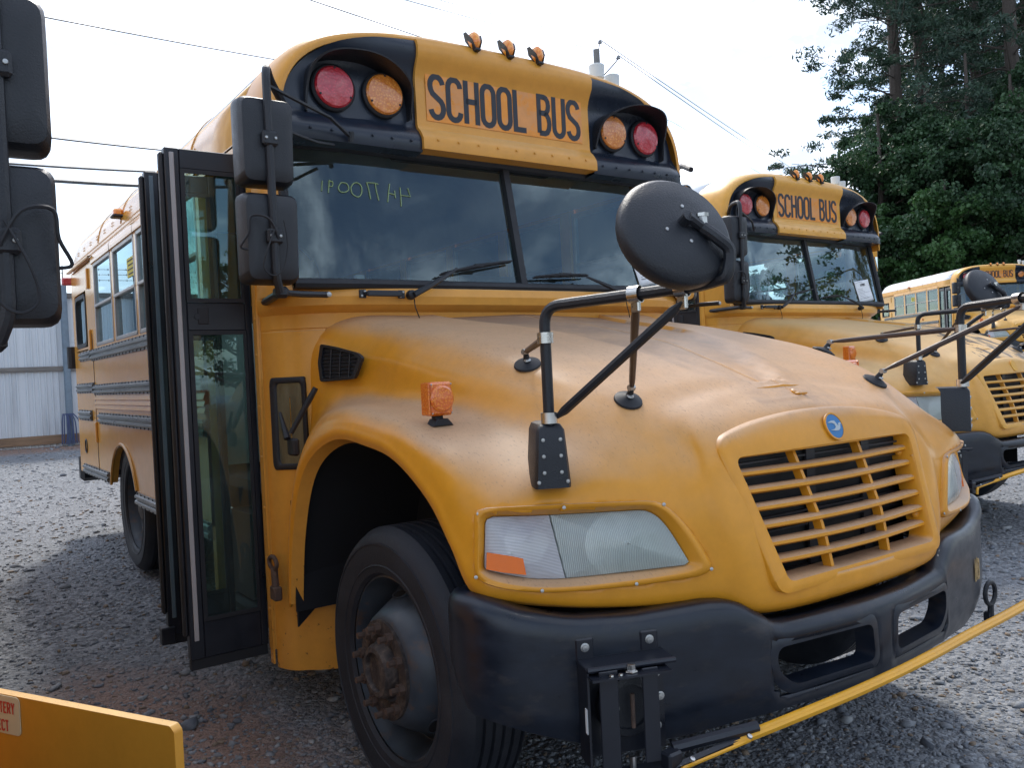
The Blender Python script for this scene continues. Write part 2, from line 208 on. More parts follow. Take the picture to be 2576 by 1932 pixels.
# ------------------------------------------------------------------ mesh helpers
class MB:
    def __init__(s): s.v = []; s.f = []
    def add(s, vs, fs):
        k = len(s.v); s.v += [tuple(p) for p in vs]; s.f += [tuple(i+k for i in f) for f in fs]; return s
    def grid(s, P, closeu=False):
        nu, nv = len(P), len(P[0]); k = len(s.v)
        for r in P: s.v += [tuple(p) for p in r]
        for i in range(nu if closeu else nu-1):
            a, b = k+i*nv, k+((i+1) % nu)*nv
            for j in range(nv-1): s.f.append((a+j, a+j+1, b+j+1, b+j))
        return s
    def box(s, c, d, rot=None, bev=0.0):
        c = V(c); hx, hy, hz = d[0]/2, d[1]/2, d[2]/2
        if not bev:
            vs = [V((x, y, z)) for x in (-hx, hx) for y in (-hy, hy) for z in (-hz, hz)]
            fs = [(0, 1, 3, 2), (4, 6, 7, 5), (0, 4, 5, 1), (2, 3, 7, 6), (0, 2, 6, 4), (1, 5, 7, 3)]
        else:
            bev = min(bev, .95*min(hx, hy, hz)); vs = []; ix = {}
            for sx in (-1, 1):
                for sy in (-1, 1):
                    for sz in (-1, 1):
                        for a in range(3):
                            p = [sx*(hx-bev), sy*(hy-bev), sz*(hz-bev)]; p[a] += (sx, sy, sz)[a]*bev; ix[(sx, sy, sz, a)] = len(vs); vs.append(V(p))
            fs = []
            sg = (-1, 1)
            for a in range(3):
                b_, c_ = (a+1) % 3, (a+2) % 3
                for q in sg:
                    f = []
                    for (u, w) in ((-1, -1), (1, -1), (1, 1), (-1, 1)):
                        k = [0, 0, 0]; k[a] = q; k[b_] = u; k[c_] = w; f.append(ix[(*k, a)])
                    fs.append(tuple(f if q > 0 else f[::-1]))
            for a in range(3):
                b_, c_ = (a+1) % 3, (a+2) % 3
                for u in sg:
                    for w in sg:
                        def K(t, ax):
                            k = [0, 0, 0]; k[a] = t; k[b_] = u; k[c_] = w; return ix[(*k, ax)]
                        f = [K(-1, b_), K(1, b_), K(1, c_), K(-1, c_)]
                        fs.append(tuple(f if u*w < 0 else f[::-1]))
            for sx in sg:
                for sy in sg:
                    for sz in sg:
                        f = [ix[(sx, sy, sz, a)] for a in range(3)]; fs.append(tuple(f if sx*sy*sz > 0 else f[::-1]))
        if rot is not None: vs = [rot @ p for p in vs]
        return s.add([c+p for p in vs], fs)
    def lathe(s, prof, o=(0, 0, 0), axis=(0, 0, 1), n=24, start=0.0, caps=True):
        ax = V(axis).normalized(); q = ax.to_track_quat('Z', 'Y'); ex, ey = q @ V((1, 0, 0)), q @ V((0, 1, 0)); o = V(o); k = len(s.v)
        for r, h in prof:
            for i in range(n):
                a = start+2*pi*i/n; s.v.append(tuple(o+ax*h+ex*(r*cos(a))+ey*(r*sin(a))))
        for j in range(len(prof)-1):
            for i in range(n):
                a, b = k+j*n+i, k+j*n+(i+1) % n; s.f.append((a, b, b+n, a+n))
        if caps and prof[0][0] > 1e-5: s.f.append(tuple(k+i for i in range(n))[::-1])
        if caps and prof[-1][0] > 1e-5: s.f.append(tuple(k+(len(prof)-1)*n+i for i in range(n)))
        return s
    def cyl(s, a, b, r, n=12, bev=0.0):
        a, b = V(a), V(b); h = (b-a).length; return s.lathe([(r-bev, 0), (r, bev), (r, h-bev), (r-bev, h)] if bev else [(r, 0), (r, h)], a, b-a, n)
    def tube(s, pts, r, n=8, caps=True, flat=None):
        pts = [V(p) for p in pts]; k = len(s.v); m_ = len(pts); rs = r if isinstance(r, (list, tuple)) else [r]*m_
        up = None; T = []
        for i in range(m_):
            t = (pts[min(i+1, m_-1)]-pts[max(i-1, 0)]).normalized(); T.append(t)
        ref = V((0, 0, 1)) if abs(T[0].z) < .9 else V((1, 0, 0)); up = (ref-T[0]*ref.dot(T[0])).normalized()
        for i in range(m_):
            up = (up-T[i]*up.dot(T[i])).normalized(); sd_ = T[i].cross(up)
            fl = flat[i] if flat else 1.0
            for j in range(n):
                a = 2*pi*j/n; s.v.append(tuple(pts[i]+up*(rs[i]*cos(a)*fl)+sd_*(rs[i]*sin(a))))
        for i in range(m_-1):
            for j in range(n):
                a, b = k+i*n+j, k+i*n+(j+1) % n; s.f.append((a, b, b+n, a+n))
        if caps: s.f.append(tuple(k+j for j in range(n))[::-1]); s.f.append(tuple(k+(m_-1)*n+j for j in range(n)))
        return s
    def prism(s, poly, o, ex, ey, depth, bev=0.0):       # polygon in ex,ey raised along ex x ey
        o, ex, ey = V(o), V(ex).normalized(), V(ey).normalized(); nz = ex.cross(ey); n = len(poly)
        cx = sum(p[0] for p in poly)/n; cy = sum(p[1] for p in poly)/n
        def P(p, h, k=0):
            x, y = p
            if k:
                l = math.hypot(x-cx, y-cy) or 1; x -= (x-cx)/l*k; y -= (y-cy)/l*k
            return o+ex*x+ey*y+nz*h
        k0 = len(s.v)
        rings = [(0, 0), (depth-bev, 0), (depth, bev)] if bev else [(0, 0), (depth, 0)]
        for h, k in rings: s.v += [tuple(P(p, h, k)) for p in poly]
        for r_ in range(len(rings)-1):
            for i in range(n):
                a, b = k0+r_*n+i, k0+r_*n+(i+1) % n; s.f.append((a, b, b+n, a+n))
        s.f.append(tuple(k0+i for i in range(n))[::-1]); s.f.append(tuple(k0+(len(rings)-1)*n+i for i in range(n)))
        return s
    def ring(s, outer, inner, o, ex, ey, depth):
        o, ex, ey = V(o), V(ex).normalized(), V(ey).normalized(); nz = ex.cross(ey); n = len(outer); k = len(s.v)
        for pl, h in ((outer, 0), (outer, depth), (inner, depth), (inner, 0)): s.v += [tuple(o+ex*p[0]+ey*p[1]+nz*h) for p in pl]
        for r_ in range(4):
            for i in range(n):
                a, b = k+r_*n+i, k+r_*n+(i+1) % n; c, d = k+((r_+1) % 4)*n+(i+1) % n, k+((r_+1) % 4)*n+i; s.f.append((a, b, c, d))
        return s
    def ribbon(s, pts, w, o, ex, ey, th=0.003, closed=False):
        o, ex, ey = V(o), V(ex), V(ey); nz = ex.normalized().cross(ey.normalized()); q = [V((p[0], p[1])) for p in pts]; n = len(q); Lf, Rt = [], []
        for i in range(n):
            a = q[(i-1) % n] if (i or closed) else q[i]; b = q[(i+1) % n] if (i < n-1 or closed) else q[i]
            d1 = (q[i]-a); d2 = (b-q[i])
            if d1.length < 1e-9: d1 = d2
            if d2.length < 1e-9: d2 = d1
            d1.normalize(); d2.normalize(); t = (d1+d2)
            t = t.normalized() if t.length > 1e-6 else d1
            nn = V((-t.y, t.x)); k = 1/max(.5, nn.dot(V((-d1.y, d1.x)))); Lf.append(q[i]+nn*w/2*k); Rt.append(q[i]-nn*w/2*k)
        k0 = len(s.v)
        for h in (0, th):
            s.v += [tuple(o+ex*p.x+ey*p.y+nz*h) for p in Lf]; s.v += [tuple(o+ex*p.x+ey*p.y+nz*h) for p in Rt]
        for i in range(n if closed else n-1):
            j = (i+1) % n; a, b, c, d = i, j, n+j, n+i
            s.f.append((k0+2*n+d, k0+2*n+c, k0+2*n+b, k0+2*n+a)); s.f.append((k0+a, k0+b, k0+2*n+b, k0+2*n+a)); s.f.append((k0+c, k0+d, k0+2*n+d, k0+2*n+c))
        return s
    def mesh(s, name, mt, smooth=True, ang=35):
        me = bpy.data.meshes.new(name); me.from_pydata(s.v, [], s.f); me.validate(); me.update()
        bm = bmesh.new(); bm.from_mesh(me); bmesh.ops.recalc_face_normals(bm, faces=bm.faces); bm.to_mesh(me); bm.free()
        if smooth:
            me.polygons.foreach_set('use_smooth', [True]*len(me.polygons)); me.set_sharp_from_angle(angle=R(ang))
        me.materials.append(mt); return me
    def build(s, name, mt, parent=None, smooth=True, ang=35, **k):
        return link(name, s.mesh(name, mt, smooth, ang), parent, **k)
def link(name, me, parent=None, loc=None, label=None, kind=None):
    o = bpy.data.objects.new(name, me); S.collection.objects.link(o)
    if parent is not None: o.parent = parent
    if loc is not None: o.location = loc
    if label: o['label'] = label
    if kind: o['kind'] = kind
    return o
def thing(name, label, cat, loc=(0, 0, 0), rz=0.0, group=None):
    o = bpy.data.objects.new(name, None); S.collection.objects.link(o); o.location = loc; o.rotation_euler = (0, 0, rz); o.empty_display_size = .2
    o['label'] = label; o['category'] = cat
    if group: o['group'] = group
    return o
def tag(o, label, cat, group=None):
    o['label'] = label; o['category'] = cat
    if group: o['group'] = group
    return o
def arc(cx, cy, rx, ry, a0, a1, n=8): return [(cx+rx*cos(R(a0+(a1-a0)*i/n)), cy+ry*sin(R(a0+(a1-a0)*i/n))) for i in range(n+1)]
def rrect(x0, y0, x1, y1, r, n=4):
    return arc(x1-r, y1-r, r, r, 0, 90, n)+arc(x0+r, y1-r, r, r, 90, 180, n)+arc(x0+r, y0+r, r, r, 180, 270, n)+arc(x1-r, y0+r, r, r, 270, 360, n)
def roundpoly(pts, rad, n=4):
    res = []; m_ = len(pts); rads = rad if isinstance(rad, (list, tuple)) else [rad]*m_
    for i in range(m_):
        p, a, b = V(pts[i]), V(pts[i-1]), V(pts[(i+1) % m_]); r_ = rads[i]
        da, db = (a-p), (b-p); ra = min(r_, da.length*.45); rb = min(r_, db.length*.45); p0, p1 = p+da.normalized()*ra, p+db.normalized()*rb
        for k in range(n+1):
            t = k/n; res.append(tuple((1-t)**2*p0+2*t*(1-t)*p+t*t*p1))
    return res
def bend(pts, r, n=6):
    pts = [V(p) for p in pts]; res = [pts[0]]
    for i in range(1, len(pts)-1):
        p, a, b = pts[i], pts[i-1], pts[i+1]; rr = min(r, (a-p).length*.48, (b-p).length*.48); p0, p1 = p+(a-p).normalized()*rr, p+(b-p).normalized()*rr
        for k in range(n+1): t = k/n; res.append((1-t)**2*p0+2*t*(1-t)*p+t*t*p1)
    res.append(pts[-1]); return res
def spline(pts, n=6):
    P = [V(p) for p in pts]; res = []
    for i in range(len(P)-1):
        p0, p1, p2, p3 = P[max(i-1, 0)], P[i], P[i+1], P[min(i+2, len(P)-1)]
        for k in range(n):
            t = k/n; res.append(0.5*((2*p1)+(p2-p0)*t+(2*p0-5*p1+4*p2-p3)*t*t+(3*p1-p0-3*p2+p3)*t**3))
    res.append(P[-1]); return res
# ------------------------------------------------------------------ stroke lettering (w, strokes)
GL = {
 'S': (.44, [arc(.22, .76, .185, .205, 10, 180, 8)+[(.05, .66)]+[(.10, .57), (.34, .41), (.39, .33)]+arc(.22, .24, .185, .205, 0, -170, 8)]),
 'C': (.44, [arc(.22, .78, .18, .185, 0, 180, 8)+arc(.22, .22, .18, .185, 180, 360, 8)]),
 'H': (.44, [[(.05, 0), (.05, 1)], [(.39, 0), (.39, 1)], [(.05, .52), (.39, .52)]]),
 'O': (.44, [arc(.22, .78, .18, .185, 0, 180, 8)+arc(.22, .22, .18, .185, 180, 360, 8)]),
 'L': (.40, [[(.05, 1), (.05, .05), (.40, .05)]]),
 'B': (.44, [[(.05, .05), (.05, .95), (.24, .95)]+arc(.24, .75, .14, .20, 90, -90, 6)+[(.05, .55)], [(.24, .55)]+arc(.24, .30, .16, .25, 90, -90, 6)+[(.05, .05)]]),
 'U': (.44, [[(.05, 1)]+arc(.22, .22, .17, .185, 180, 360, 8)+[(.39, 1)]]),
 'R': (.44, [[(.05, 0), (.05, .95), (.24, .95)]+arc(.24, .72, .15, .23, 90, -90, 6)+[(.05, .49)], [(.22, .49), (.40, 0)]]),
 'Y': (.44, [[(.03, 1), (.22, .48)], [(.41, 1), (.22, .48), (.22, 0)]]),
 'T': (.42, [[(.0, .95), (.42, .95)], [(.21, .95), (.21, 0)]]),
 'A': (.44, [[(.02, 0), (.22, 1), (.42, 0)], [(.09, .33), (.35, .33)]]),
 'E': (.40, [[(.40, .95), (.05, .95), (.05, .05), (.40, .05)], [(.05, .52), (.34, .52)]]),
 'D': (.44, [[(.05, .05), (.05, .95), (.20, .95)]+arc(.20, .5, .19, .45, 90, -90, 8)+[(.05, .05)]]),
 'I': (.12, [[(.06, 0), (.06, 1)]]), 'N': (.44, [[(.05, 0), (.05, 1), (.39, 0), (.39, 1)]]), 'M': (.56, [[(.05, 0), (.05, 1), (.28, .35), (.51, 1), (.51, 0)]]),
 '4': (.46, [[(.33, 0), (.33, 1), (.03, .30), (.45, .30)]]), '7': (.42, [[(.02, .95), (.40, .95), (.16, 0)]]), '0': (.44, [arc(.22, .5, .18, .46, 0, 350, 14)+[(.40, .5)]]),
 '9': (.42, [arc(.21, .72, .17, .24, 0, 350, 10)+[(.38, .72), (.34, .3), (.22, 0)]]), '1': (.16, [[(.0, .8), (.09, 1), (.09, 0)]]), '2': (.42, [arc(.21, .74, .17, .22, 170, 0, 6)+[(.36, .6), (.03, .05), (.41, .05)]]),
 '3': (.42, [arc(.2, .75, .16, .21, 150, -80, 7)+arc(.2, .27, .18, .24, 80, -150, 8)]), ' ': (.24, []),
}
def text(mb, s_, o, ex, ey, h, w, gap=.09, wide=1.0, th=0.003):
    o, ex, ey = V(o), V(ex).normalized(), V(ey).normalized(); x = 0
    for ch in s_:
        gw, st = GL[ch]
        for k in st: mb.ribbon([(x+p[0]*h*wide, p[1]*h) for p in k], w, o, ex, ey, th, closed=(ch == 'O' and len(k) > 15))
        x += (gw*wide+gap)*h
    return x
# ================================================================== GROUND, sky-side structure
def gz(x, y):
    z = 0.035*(y+.7) if y > -.7 else 0.012*(y+.7)
    z += 0.016*max(x, 0)
    return z+0.022*sin(1.3*x+.7*y)*sin(.9*y-.4*x)*(1 if (y > -1.2 or x < -2) else .6)
def ground():
    xs = np.concatenate([np.linspace(-400, -12, 14), np.linspace(-10, 16, 150), np.linspace(18, 90, 24), np.linspace(110, 500, 8)])
    ys = np.concatenate([np.linspace(-400, -10, 14), np.linspace(-6, 18, 140), np.linspace(20, 70, 20), np.linspace(90, 500, 8)])
    mb = MB(); mb.grid([[(x, y, gz(x, min(y, 60)) if abs(x) < 95 else gz(95 if x > 0 else -20, min(y, 60))) for y in ys] for x in xs])
    mt = bpy.data.materials.new('crushed_grey_gravel'); mt.use_nodes = True; t = mt.node_tree; b = t.nodes['Principled BSDF']; b.inputs['Roughness'].default_value = 0.85
    tcn = N(t, 'ShaderNodeTexCoord'); src = tcn.outputs['Object']
    vo = N(t, 'ShaderNodeTexVoronoi', i_Scale=38.0, i_Randomness=1.0); L(t, src, vo.inputs['Vector'])
    vo2 = N(t, 'ShaderNodeTexVoronoi', i_Scale=95.0); L(t, src, vo2.inputs['Vector'])
    rp = N(t, 'ShaderNodeValToRGB'); e = rp.color_ramp.elements; e[0].position = 0.0; e[0].color = (0.08, 0.086, 0.095, 1); e[1].position = 1.0; e[1].color = (0.36, 0.37, 0.385, 1)
    bw = N(t, 'ShaderNodeSeparateXYZ'); L(t, vo.outputs['Color'], bw.inputs[0]); L(t, bw.outputs[0], rp.inputs[0])
    big = N(t, 'ShaderNodeTexNoise', i_Scale=0.55, i_Detail=7.0, i_Roughness=0.6); L(t, src, big.inputs['Vector'])
    dust = N(t, 'ShaderNodeMapRange', i_1=0.40, i_2=0.62, i_3=0.15, i_4=0.7); L(t, big.outputs[0], dust.inputs[0])
    m1 = N(t, 'ShaderNodeMix', data_type='RGBA'); m1.inputs[7].default_value = (0.175, 0.183, 0.196, 1); L(t, dust.outputs[0], m1.inputs[0]); L(t, rp.outputs[0], m1.inputs[6])
    # red clay showing through by the bus door and along the fence
    sp = N(t, 'ShaderNodeSeparateXYZ'); L(t, src, sp.inputs[0])
    def blob(cx, cy, rx, ry):
        a = N(t, 'ShaderNodeMapping', vector_type='POINT'); a.inputs['Location'].default_value = (-cx/rx, -cy/ry, 0); a.inputs['Scale'].default_value = (1/rx, 1/ry, 0); L(t, src, a.inputs[0])
        l = N(t, 'ShaderNodeVectorMath', operation='LENGTH'); L(t, a.outputs[0], l.inputs[0]); r_ = N(t, 'ShaderNodeMapRange', i_1=1.15, i_2=0.35); L(t, l.outputs['Value'], r_.inputs[0]); return r_.outputs[0]
    b1, b2 = blob(-1.75, .25, .75, 1.5), blob(0, 14.1, 30, 1.0)
    mxx = N(t, 'ShaderNodeMath', operation='MAXIMUM'); L(t, b1, mxx.inputs[0]); L(t, b2, mxx.inputs[1])
    nn = N(t, 'ShaderNodeTexNoise', i_Scale=2.4, i_Detail=8.0, i_Roughness=0.7); L(t, src, nn.inputs['Vector'])
    ad = N(t, 'ShaderNodeMath', operation='MULTIPLY_ADD', i_1=1.1, i_2=-0.55); L(t, nn.outputs[0], ad.inputs[0])
    a2 = N(t, 'ShaderNodeMath', operation='ADD', use_clamp=True); L(t, mxx.outputs[0], a2.inputs[0]); L(t, ad.outputs[0], a2.inputs[1])
    a3 = N(t, 'ShaderNodeMapRange', i_1=0.25, i_2=0.8, i_3=0, i_4=0.85); L(t, a2.outputs[0], a3.inputs[0])
    m2 = N(t, 'ShaderNodeMix', data_type='RGBA'); m2.inputs[7].default_value = (0.27, 0.165, 0.12, 1); L(t, a3.outputs[0], m2.inputs[0]); L(t, m1.outputs[2], m2.inputs[6]); L(t, m2.outputs[2], b.inputs['Base Color'])
    hs = N(t, 'ShaderNodeMath', operation='MULTIPLY_ADD', i_1=0.4); L(t, vo2.outputs['Distance'], hs.inputs[0]); L(t, vo.outputs['Distance'], hs.inputs[2])
    bp = N(t, 'ShaderNodeBump', i_Strength=0.9, i_Distance=0.02, invert=True); L(t, hs.outputs[0], bp.inputs['Height']); L(t, bp.outputs[0], b.inputs['Normal'])
    mb.build('gravel_ground', mt, kind='structure')
ground()
def stones():
    n = 80000; phi = (1+5**.5)/2
    ico = np.array([(-1, phi, 0), (1, phi, 0), (-1, -phi, 0), (1, -phi, 0), (0, -1, phi), (0, 1, phi), (0, -1, -phi), (0, 1, -phi), (phi, 0, -1), (phi, 0, 1), (-phi, 0, -1), (-phi, 0, 1)])/1.9
    F = np.array([(0, 11, 5), (0, 5, 1), (0, 1, 7), (0, 7, 10), (0, 10, 11), (1, 5, 9), (5, 11, 4), (11, 10, 2), (10, 7, 6), (7, 1, 8), (3, 9, 4), (3, 4, 2), (3, 2, 6), (3, 6, 8), (3, 8, 9), (4, 9, 5), (2, 4, 11), (6, 2, 10), (8, 6, 7), (9, 8, 1)])
    th = rng.uniform(R(-4), R(78), n); d = np.exp(rng.uniform(math.log(1.6), math.log(24), n)); x = CAM.x+np.sin(th)*d; y = CAM.y+np.cos(th)*d
    sz = np.exp(rng.normal(math.log(.0070), .45, n)); sz = np.clip(sz, .004, .03)*(1+np.clip(d-4, 0, 12)*.06)
    big = rng.random(n) < .006; sz[big] *= 2.6
    z = np.array([gz(a, b) for a, b in zip(x, y)])
    for gi, (nm, mt) in enumerate((('gravel_stones', mat('grey_stone', (0.21, 0.22, 0.235), 0.8, var=0.3, vs=30)), ('gravel_stones', mat('pale_stone', (0.30, 0.305, 0.31), 0.8, var=0.3, vs=30)), ('gravel_stones', mat('dark_stone', (0.12, 0.13, 0.15), 0.7, var=0.3, vs=30)), ('gravel_stones', mat('clay_stained_stone', (0.22, 0.165, 0.12), 0.85, var=0.3, vs=30)))):
        if gi == 0: cls = rng.choice(4, n, p=(.46, .14, .25, .15))
        k = np.where(cls == gi)[0]; m_ = len(k)
        sc = sz[k][:, None, None]*rng.uniform(.45, 1.35, (m_, 1, 3)); sc[:, :, 2] *= .55
        v = ico[None]*(1+rng.normal(0, .24, (m_, 12, 1)))*sc; a = rng.uniform(0, 2*pi, m_); ca, sa = np.cos(a)[:, None], np.sin(a)[:, None]
        vx = v[:, :, 0]*ca-v[:, :, 1]*sa+x[k][:, None]; vy = v[:, :, 0]*sa+v[:, :, 1]*ca+y[k][:, None]; vz = v[:, :, 2]+z[k][:, None]+sz[k][:, None]*.18
        fast_mesh(nm, np.stack([vx, vy, vz], 2).reshape(-1, 3), (F[None]+12*np.arange(m_)[:, None, None]).reshape(-1, 3), mt, None, 'stuff')
def fast_mesh(name, v, f, mt, parent=None, kind=None, smooth=False):
    me = bpy.data.meshes.new(name); nv, nf, k = len(v), len(f), f.shape[1]
    me.vertices.add(nv); me.vertices.foreach_set('co', v.astype(np.float32).ravel()); me.loops.add(nf*k); me.loops.foreach_set('vertex_index', f.astype(np.int32).ravel())
    me.polygons.add(nf); me.polygons.foreach_set('loop_start', np.arange(0, nf*k, k, dtype=np.int32)); me.polygons.foreach_set('loop_total', np.full(nf, k, np.int32)); me.update(calc_edges=True)
    if smooth: me.polygons.foreach_set('use_smooth', [True]*nf)
    me.materials.append(mt); return link(name, me, parent, kind=kind)
stones()
# ================================================================== SCHOOL BUS (built once, in its own frame: x across, y rearward, z up)
BW = 1.22
def arch_x(z): return BW if z <= 2.45 else BW*max(0, 1-((z-2.45)/.635)**3.5)**(1/3.5)
def arch_z(x): return 2.45+.635*max(0, 1-(abs(x)/BW)**3.5)**(1/3.5)
def section(inset=0.0, n=22):
    pts = [(BW-inset, 2.33)]
    for i in range(n+1):
        a = pi/2*i/n; c_, s_ = cos(a)**(2/3.5), sin(a)**(2/3.5); pts.append(((BW-inset)*c_, 2.45+(.635-inset)*s_))
    return pts+[(-x, z) for x, z in pts[-2::-1]]
# control net of the hood: 18 stations from the cowl round the fender corner to the nose; each from the lower edge to the ridge
HC = [
 [(1.215,.12,.58),(1.21,.15,.60),(1.14,.17,1.00),(1.075,.17,1.30),(1.055,.17,1.64),(.92,.17,1.772),(.56,.16,1.785),(0,.15,1.805)],
 [(1.22,.05,.86),(1.22,.09,.88),(1.16,.08,1.14),(1.065,.10,1.38),(1.035,.11,1.64),(.905,.11,1.765),(.555,.10,1.778),(0,.09,1.797)],
 [(1.22,-.06,1.09),(1.225,-.03,1.125),(1.17,-.04,1.27),(1.045,.02,1.41),(1.0,.04,1.63),(.875,.04,1.75),(.545,.04,1.765),(0,.03,1.785)],
 [(1.22,-.21,1.215),(1.225,-.195,1.255),(1.17,-.21,1.355),(1.01,-.09,1.43),(.965,-.06,1.615),(.845,-.06,1.725),(.535,-.06,1.745),(0,-.06,1.762)],
 [(1.22,-.44,1.285),(1.225,-.44,1.325),(1.17,-.44,1.395),(.98,-.28,1.425),(.935,-.2,1.595),(.825,-.2,1.70),(.53,-.2,1.72),(0,-.2,1.74)],
 [(1.22,-.68,1.272),(1.225,-.69,1.312),(1.17,-.69,1.375),(.97,-.52,1.41),(.925,-.42,1.565),(.81,-.42,1.665),(.52,-.42,1.685),(0,-.42,1.705)],
 [(1.22,-.88,1.235),(1.225,-.905,1.27),(1.17,-.92,1.335),(.96,-.75,1.385),(.91,-.62,1.53),(.795,-.62,1.625),(.50,-.62,1.65),(0,-.62,1.665)],
 [(1.22,-1.08,1.13),(1.22,-1.115,1.155),(1.165,-1.12,1.26),(.94,-.97,1.355),(.89,-.80,1.50),(.775,-.80,1.585),(.475,-.80,1.61),(0,-.80,1.625)],
 [(1.215,-1.19,1.01),(1.21,-1.225,1.025),(1.145,-1.25,1.17),(.91,-1.16,1.32),(.86,-.97,1.47),(.75,-.96,1.545),(.45,-.95,1.57),(0,-.95,1.585)],
 [(1.20,-1.28,.885),(1.19,-1.32,.93),(1.10,-1.35,1.13),(.87,-1.32,1.28),(.82,-1.12,1.435),(.72,-1.08,1.505),(.42,-1.07,1.53),(0,-1.07,1.545)],
 [(1.10,-1.345,.85),(1.09,-1.38,.895),(1.01,-1.41,1.12),(.82,-1.41,1.25),(.77,-1.25,1.40),(.68,-1.18,1.47),(.40,-1.16,1.495),(0,-1.16,1.515)],
 [(.96,-1.415,.825),(.96,-1.445,.87),(.91,-1.46,1.12),(.77,-1.46,1.22),(.72,-1.34,1.36),(.64,-1.26,1.435),(.38,-1.23,1.465),(0,-1.24,1.485)],
 [(.82,-1.475,.81),(.82,-1.505,.85),(.80,-1.51,1.08),(.71,-1.505,1.18),(.66,-1.42,1.31),(.60,-1.33,1.40),(.36,-1.30,1.435),(0,-1.31,1.46)],
 [(.68,-1.535,.80),(.685,-1.56,.84),(.69,-1.555,1.04),(.655,-1.54,1.14),(.61,-1.48,1.26),(.56,-1.40,1.355),(.34,-1.36,1.40),(0,-1.37,1.435)],
 [(.56,-1.575,.79),(.57,-1.61,.83),(.585,-1.605,1.0),(.595,-1.58,1.12),(.565,-1.535,1.22),(.52,-1.46,1.33),(.32,-1.42,1.38),(0,-1.42,1.41)],
 [(.47,-1.64,.755),(.475,-1.68,.80),(.50,-1.66,.97),(.52,-1.615,1.12),(.52,-1.57,1.22),(.47,-1.51,1.31),(.30,-1.465,1.36),(0,-1.46,1.39)],
 [(.30,-1.685,.75),(.30,-1.72,.80),(.30,-1.69,.97),(.30,-1.635,1.13),(.30,-1.585,1.25),(.27,-1.53,1.32),(.18,-1.49,1.36),(0,-1.49,1.375)],
 [(0,-1.70,.75),(0,-1.74,.80),(0,-1.71,.97),(0,-1.65,1.13),(0,-1.60,1.26),(0,-1.555,1.335),(0,-1.52,1.36),(0,-1.505,1.375)]]
def hood_grid(nu=7, nv=11):
    rows = [spline([HC[i][j] for i in range(18)], nu) for j in range(8)]
    G = []
    for i in range(len(rows[0])):
        col = spline([rows[j][i] for j in range(8)], nv)
        G.append([V((max(p.x, 0), p.y, p.z)) for p in col])
    for c in G:
        for i in range(len(c)-1, 0, -1):
            y_ = c[i].y
            w = (.50 if y_ > .1 else .50+(y_-.1)*.19) if y_ > -.95 else .30+(y_+.95)*.5
            if c[i].x <= w < c[i-1].x and w > .09 and c[i].z > 1.3 and y_ > -.80:
                c[i-1] = c[i-1].lerp(c[i], (c[i-1].x-w-.006)/max(1e-6, c[i-1].x-c[i].x)); c[i] = c[i-1]+(c[i]-c[i-1]).normalized()*.013; break
    # pressed centre panel: a step down between the two creases that run together towards the latch
    for c in G:
        for p in c:
            if p.z > 1.3 and p.y > -1.45:
                w = .50 if p.y > .1 else .50+(p.y-.1)*.19
                if p.y < -.95: w = .30+(p.y+.95)*.5
                if p.y > -1.385 and p.x < w: p.z -= (.017+.016*max(0, min(1, (-.9-p.y)/.45)))*min(1, (w-p.x)/(.006+.05*max(0, min(1, (-.66-p.y)/.14))))*min(1, (p.y+1.385)/.03)
    return G
HG = hood_grid()
def hood_mesh_full(side): return [[V((side*p.x, p.y, p.z)) for p in c] for c in HG]
_mb = MB(); _mb.grid(hood_mesh_full(-1)); _mb.grid(hood_mesh_full(1)); HB = BVHTree.FromPolygons([V(p) for p in _mb.v], _mb.f)
def hood_hit(px, py, off=0.0):                 # where the line of sight meets the hood skin (left half), and the skin's normal
    d = ray(px, py).normalized(); loc, nrm, i_, di = HB.ray_cast(CAM, d)
    if loc is None: loc, nrm, i_, di = HB.find_nearest(CAM+d*2.6)
    if nrm.dot(d) > 0: nrm = -nrm
    return loc+nrm*off, nrm
HP0 = V((-.85, -1.485, .97)); HPN = V((-.46, -.875, .14)).normalized()   # headlamp plane, its axes
HPX = V((0, 0, 1)).cross(HPN).normalized(); HPY = HPN.cross(HPX)
def hp(px, py): d = ray(px, py); t = (HP0-CAM).dot(HPN)/d.dot(HPN); q = CAM+d*t-HP0; return (q.dot(HPX), q.dot(HPY))
def cr1100(a, b): return (1100+a*.31646, 1200+b*.31646)
BEZ = roundpoly([hp(*cr1100(*p)) for p in ((295, 250), (990, 212), (1780, 185), (2030, 430), (2225, 735), (2110, 800), (1580, 872), (850, 930), (480, 885), (290, 815))], [.03, .3, .05, .3, .03, .03, .3, .2, .1, .04])
LEN = roundpoly([hp(*cr1100(*p)) for p in ((385, 318), (880, 305), (1690, 258), (1830, 370), (2030, 700), (1500, 762), (1020, 815), (780, 818), (560, 785), (375, 740))], [.02, .3, .03, .3, .012, .3, .3, .1, .1, .01])
def hood_y(p2):                                 # lift of the hood skin over the headlamp plane at a plane coordinate
    o = HP0+HPX*p2[0]+HPY*p2[1]+HPN*.5; loc, nr, i_, di = HB.ray_cast(o, -HPN)
    return (loc-HP0).dot(HPN) if loc is not None else None
def inpoly(p, poly):
    c = False; n = len(poly)
    for i in range(n):
        a, b = poly[i], poly[i-1]
        if (a[1] > p[1]) != (b[1] > p[1]) and p[0] < (b[0]-a[0])*(p[1]-a[1])/(b[1]-a[1])+a[0]: c = not c
    return c
def surround_y(x, z):
    zs = (.75, .80, .97, 1.13, 1.26, 1.34, 1.40); ys = (-1.70, -1.742, -1.712, -1.652, -1.602, -1.557, -1.50)
    return float(np.interp(z, zs, ys))+.21*x*x-.010
def mir(p, s): return V((p[0]*s, p[1], p[2]))
